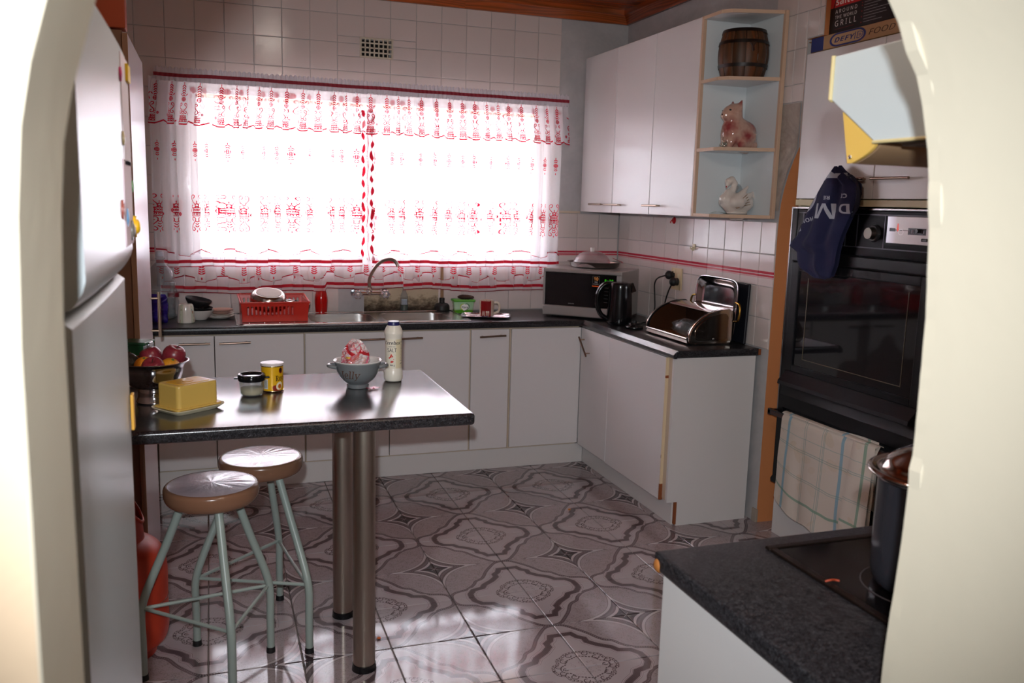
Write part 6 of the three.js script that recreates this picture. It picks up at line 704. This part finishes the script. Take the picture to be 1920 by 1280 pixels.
// ---------- hob counter against the archway wall ----------
{
  const s = shapeOf([[-1.772, -4.452], [-0.02, -4.452], [-0.02, -3.852], [-1.772, -3.852]]);
  const w = thing('hob_worktop', 'black speckled worktop with a chipped corner holding the hob in the foreground', 'worktop'); part('slab', creased(planar(extr(s, 0.04, 0.007, 4).rotateX(-PI / 2).translate(0, 0.86, 0)), 0.5), counterMat, w); part('corner_chip', ball(0.016, -1.7665, 0.872, 3.862, 0.7, 1.0, 0.9, 10), mat(0xa8682e, 0.7), w);
  const c = thing('base_cabinet', 'white base cabinet under the hob worktop, its plain end panel facing the doorway', 'cabinet'); part('end_panel', box2(-1.762, -1.744, 0.0, 0.859, 3.872, 4.452, 0.002), white, c); part('carcass', [box2(-1.744, -0.03, 0.12, 0.136, 3.9, 4.45, 0), box2(-1.744, -0.03, 0.845, 0.859, 3.9, 4.45, 0), box2(-0.046, -0.03, 0.136, 0.845, 3.9, 4.45, 0)], tan, c); for (let i = 0; i < 3; i++) door(c, 0.565, 0.72, whiteDoor, [-1.455 + i * 0.57, 0.49, 3.885], PI, { L: 0.15, y: 0.3 }); part('kick_board', box2(-1.744, -0.03, 0.0, 0.12, 3.93, 3.945, 0), white, c);
  const h = thing('hob', 'black glass electric hob set into the foreground worktop', 'hob', [0, 0.9, 0]); part('frame', [box2(-1.548, -0.96, 0.0005, 0.007, 3.905, 3.922, 0.002), box2(-1.548, -0.96, 0.0005, 0.007, 4.393, 4.41, 0.002), box2(-1.548, -1.531, 0.0005, 0.007, 3.922, 4.393, 0.002), box2(-0.977, -0.96, 0.0005, 0.007, 3.922, 4.393, 0.002)], mat(0x2a201c, 0.3, 0.7), h); part('glass_top', box2(-1.531, -0.977, 0.0005, 0.0045, 3.922, 4.393, 0.001), mat(0x0a0809, 0.1, 0, { specularIntensity: 0.3 }), h);
  for (const [x, z, r] of [[-1.38, 4.15, 0.105], [-1.12, 4.28, 0.085], [-1.36, 4.0, 0.0], [-1.12, 4.02, 0.105]]) if (r) part('cooking_zone', torus(r, 0.0012, x, 0.0045, z, PI / 2, 0, 0, PI * 2, 6, 40), mat(0x3a3436, 0.4), h);
  single('food_crumb', 'small orange food scrap on the front edge of the hob', 'crumb', tube([[-0.012, 0.003, 0], [-0.004, 0.006, 0.004], [0.008, 0.004, 0.002], [0.015, 0.003, 0.006]], 0.0022, 12, 6), mat(0x9c3a1c, 0.6), [-1.535, 0.9075, 4.09]);
}
{ // pot
  const t = thing('stock_pot', 'tall dark grey enamel pot with a flared steel lid on the hob', 'pot', [-1.36, 0.9052, 4.16]); part('pot_wall', latheS([[0, 0.001], [0.09, 0.001], [0.104, 0.006], [0.111, 0.022], [0.113, 0.06], [0.113, 0.2], [0.114, 0.212]], 60, 70), mat(0x2d2d33, 0.16), t); part('pot_rim', torus(0.116, 0.006, 0, 0.212, 0, PI / 2), steel, t);
  part('lid', latheS([[0.128, 0.214], [0.133, 0.219], [0.127, 0.224], [0.112, 0.222], [0.098, 0.24], [0.06, 0.262], [0.015, 0.27], [0.0, 0.271]], 60, 60), mat(0xb3aaa4, 0.1, 1, dbl), t); part('lid_knob', [cyl(0.02, 0.012, 0.022, 0, 0.282, 0, 24)], black, t); part('pot_handle', [tube([[0.112, 0.17, -0.03], [0.15, 0.172, -0.025], [0.15, 0.172, 0.025], [0.112, 0.17, 0.03]], 0.008, 24, 8)], steel, t);
}
{ // hood
  const t = thing('cooker_hood', 'white cooker hood with a yellowed visor above the hob', 'cooker hood'), x0 = -1.552, x1 = -0.95, pts = [[4.002, 1.785], [4.002, 1.86], [4.45, 1.872], [4.45, 1.704], [4.118, 1.706]];
  const side = shapeOf(pts.map(([z, y]) => [z, y])); const mk = (d) => extr(side, d, 0.0025, 2).rotateY(-PI / 2);
  part('side_panel', mk(0.02).translate(x0 + 0.02, 0, 0), mat(0xbfc8ca, 0.32), t); part('hood_body', mk(x1 - x0 - 0.022).translate(x1, 0, 0), mat(0xd2cfc4, 0.4), t); part('edge_trim', [rod([x0 - 0.001, 1.785, 4.001], [x0 - 0.001, 1.861, 4.001], 0.004, 8), rod([x0, 1.785, 4.001], [x1, 1.785, 4.001], 0.004, 8), rod([x0 - 0.001, 1.705, 4.118], [x0 - 0.001, 1.705, 4.3], 0.003, 8)], mat(0xcdbd8a, 0.5), t);
  const vs = new THREE.Shape(); vs.moveTo(4.03, 1.762); vs.lineTo(4.118, 1.704); vs.quadraticCurveTo(4.112, 1.688, 4.062, 1.672); vs.lineTo(4.052, 1.672); vs.closePath(); const V1 = (d) => extr(vs, d, 0.001, 1).rotateY(-PI / 2);
  part('visor_side', V1(0.008).translate(x0 + 0.012, 0, 0), mat(0xd8b25a, 0.35), t); part('visor', V1(x1 - x0 - 0.016).translate(x1, 0, 0), mat(0x8f7458, 0.4), t); part('rivet', ball(0.004, x0 + 0.002, 1.683, 4.061, 0.5, 1, 1, 8), steel, t); part('bottom_filter', box2(x0 + 0.03, x1 - 0.03, 1.698, 1.7035, 4.15, 4.43, 0.001), darkSteel, t);
}
single('food_crumb', 'tiny orange crumb on the floor tiles near the kettle cabinet', 'crumb', ball(0.006, 0, 0.004, 0, 1.3, 0.7, 1, 8), mat(0xc77a2a, 0.8), [-0.86, 0.0005, 1.32]);
single('food_crumb', 'tiny orange crumb on the floor tiles beside the front table post', 'crumb', ball(0.006, 0, 0.004, 0, 1.3, 0.7, 1, 8), mat(0xc7602a, 0.8), [-2.065, 0.0005, 2.39]);

scene.traverse((o) => { if (o.isMesh) { o.castShadow = true; o.receiveShadow = true; } });
renderer.render(scene, camera);
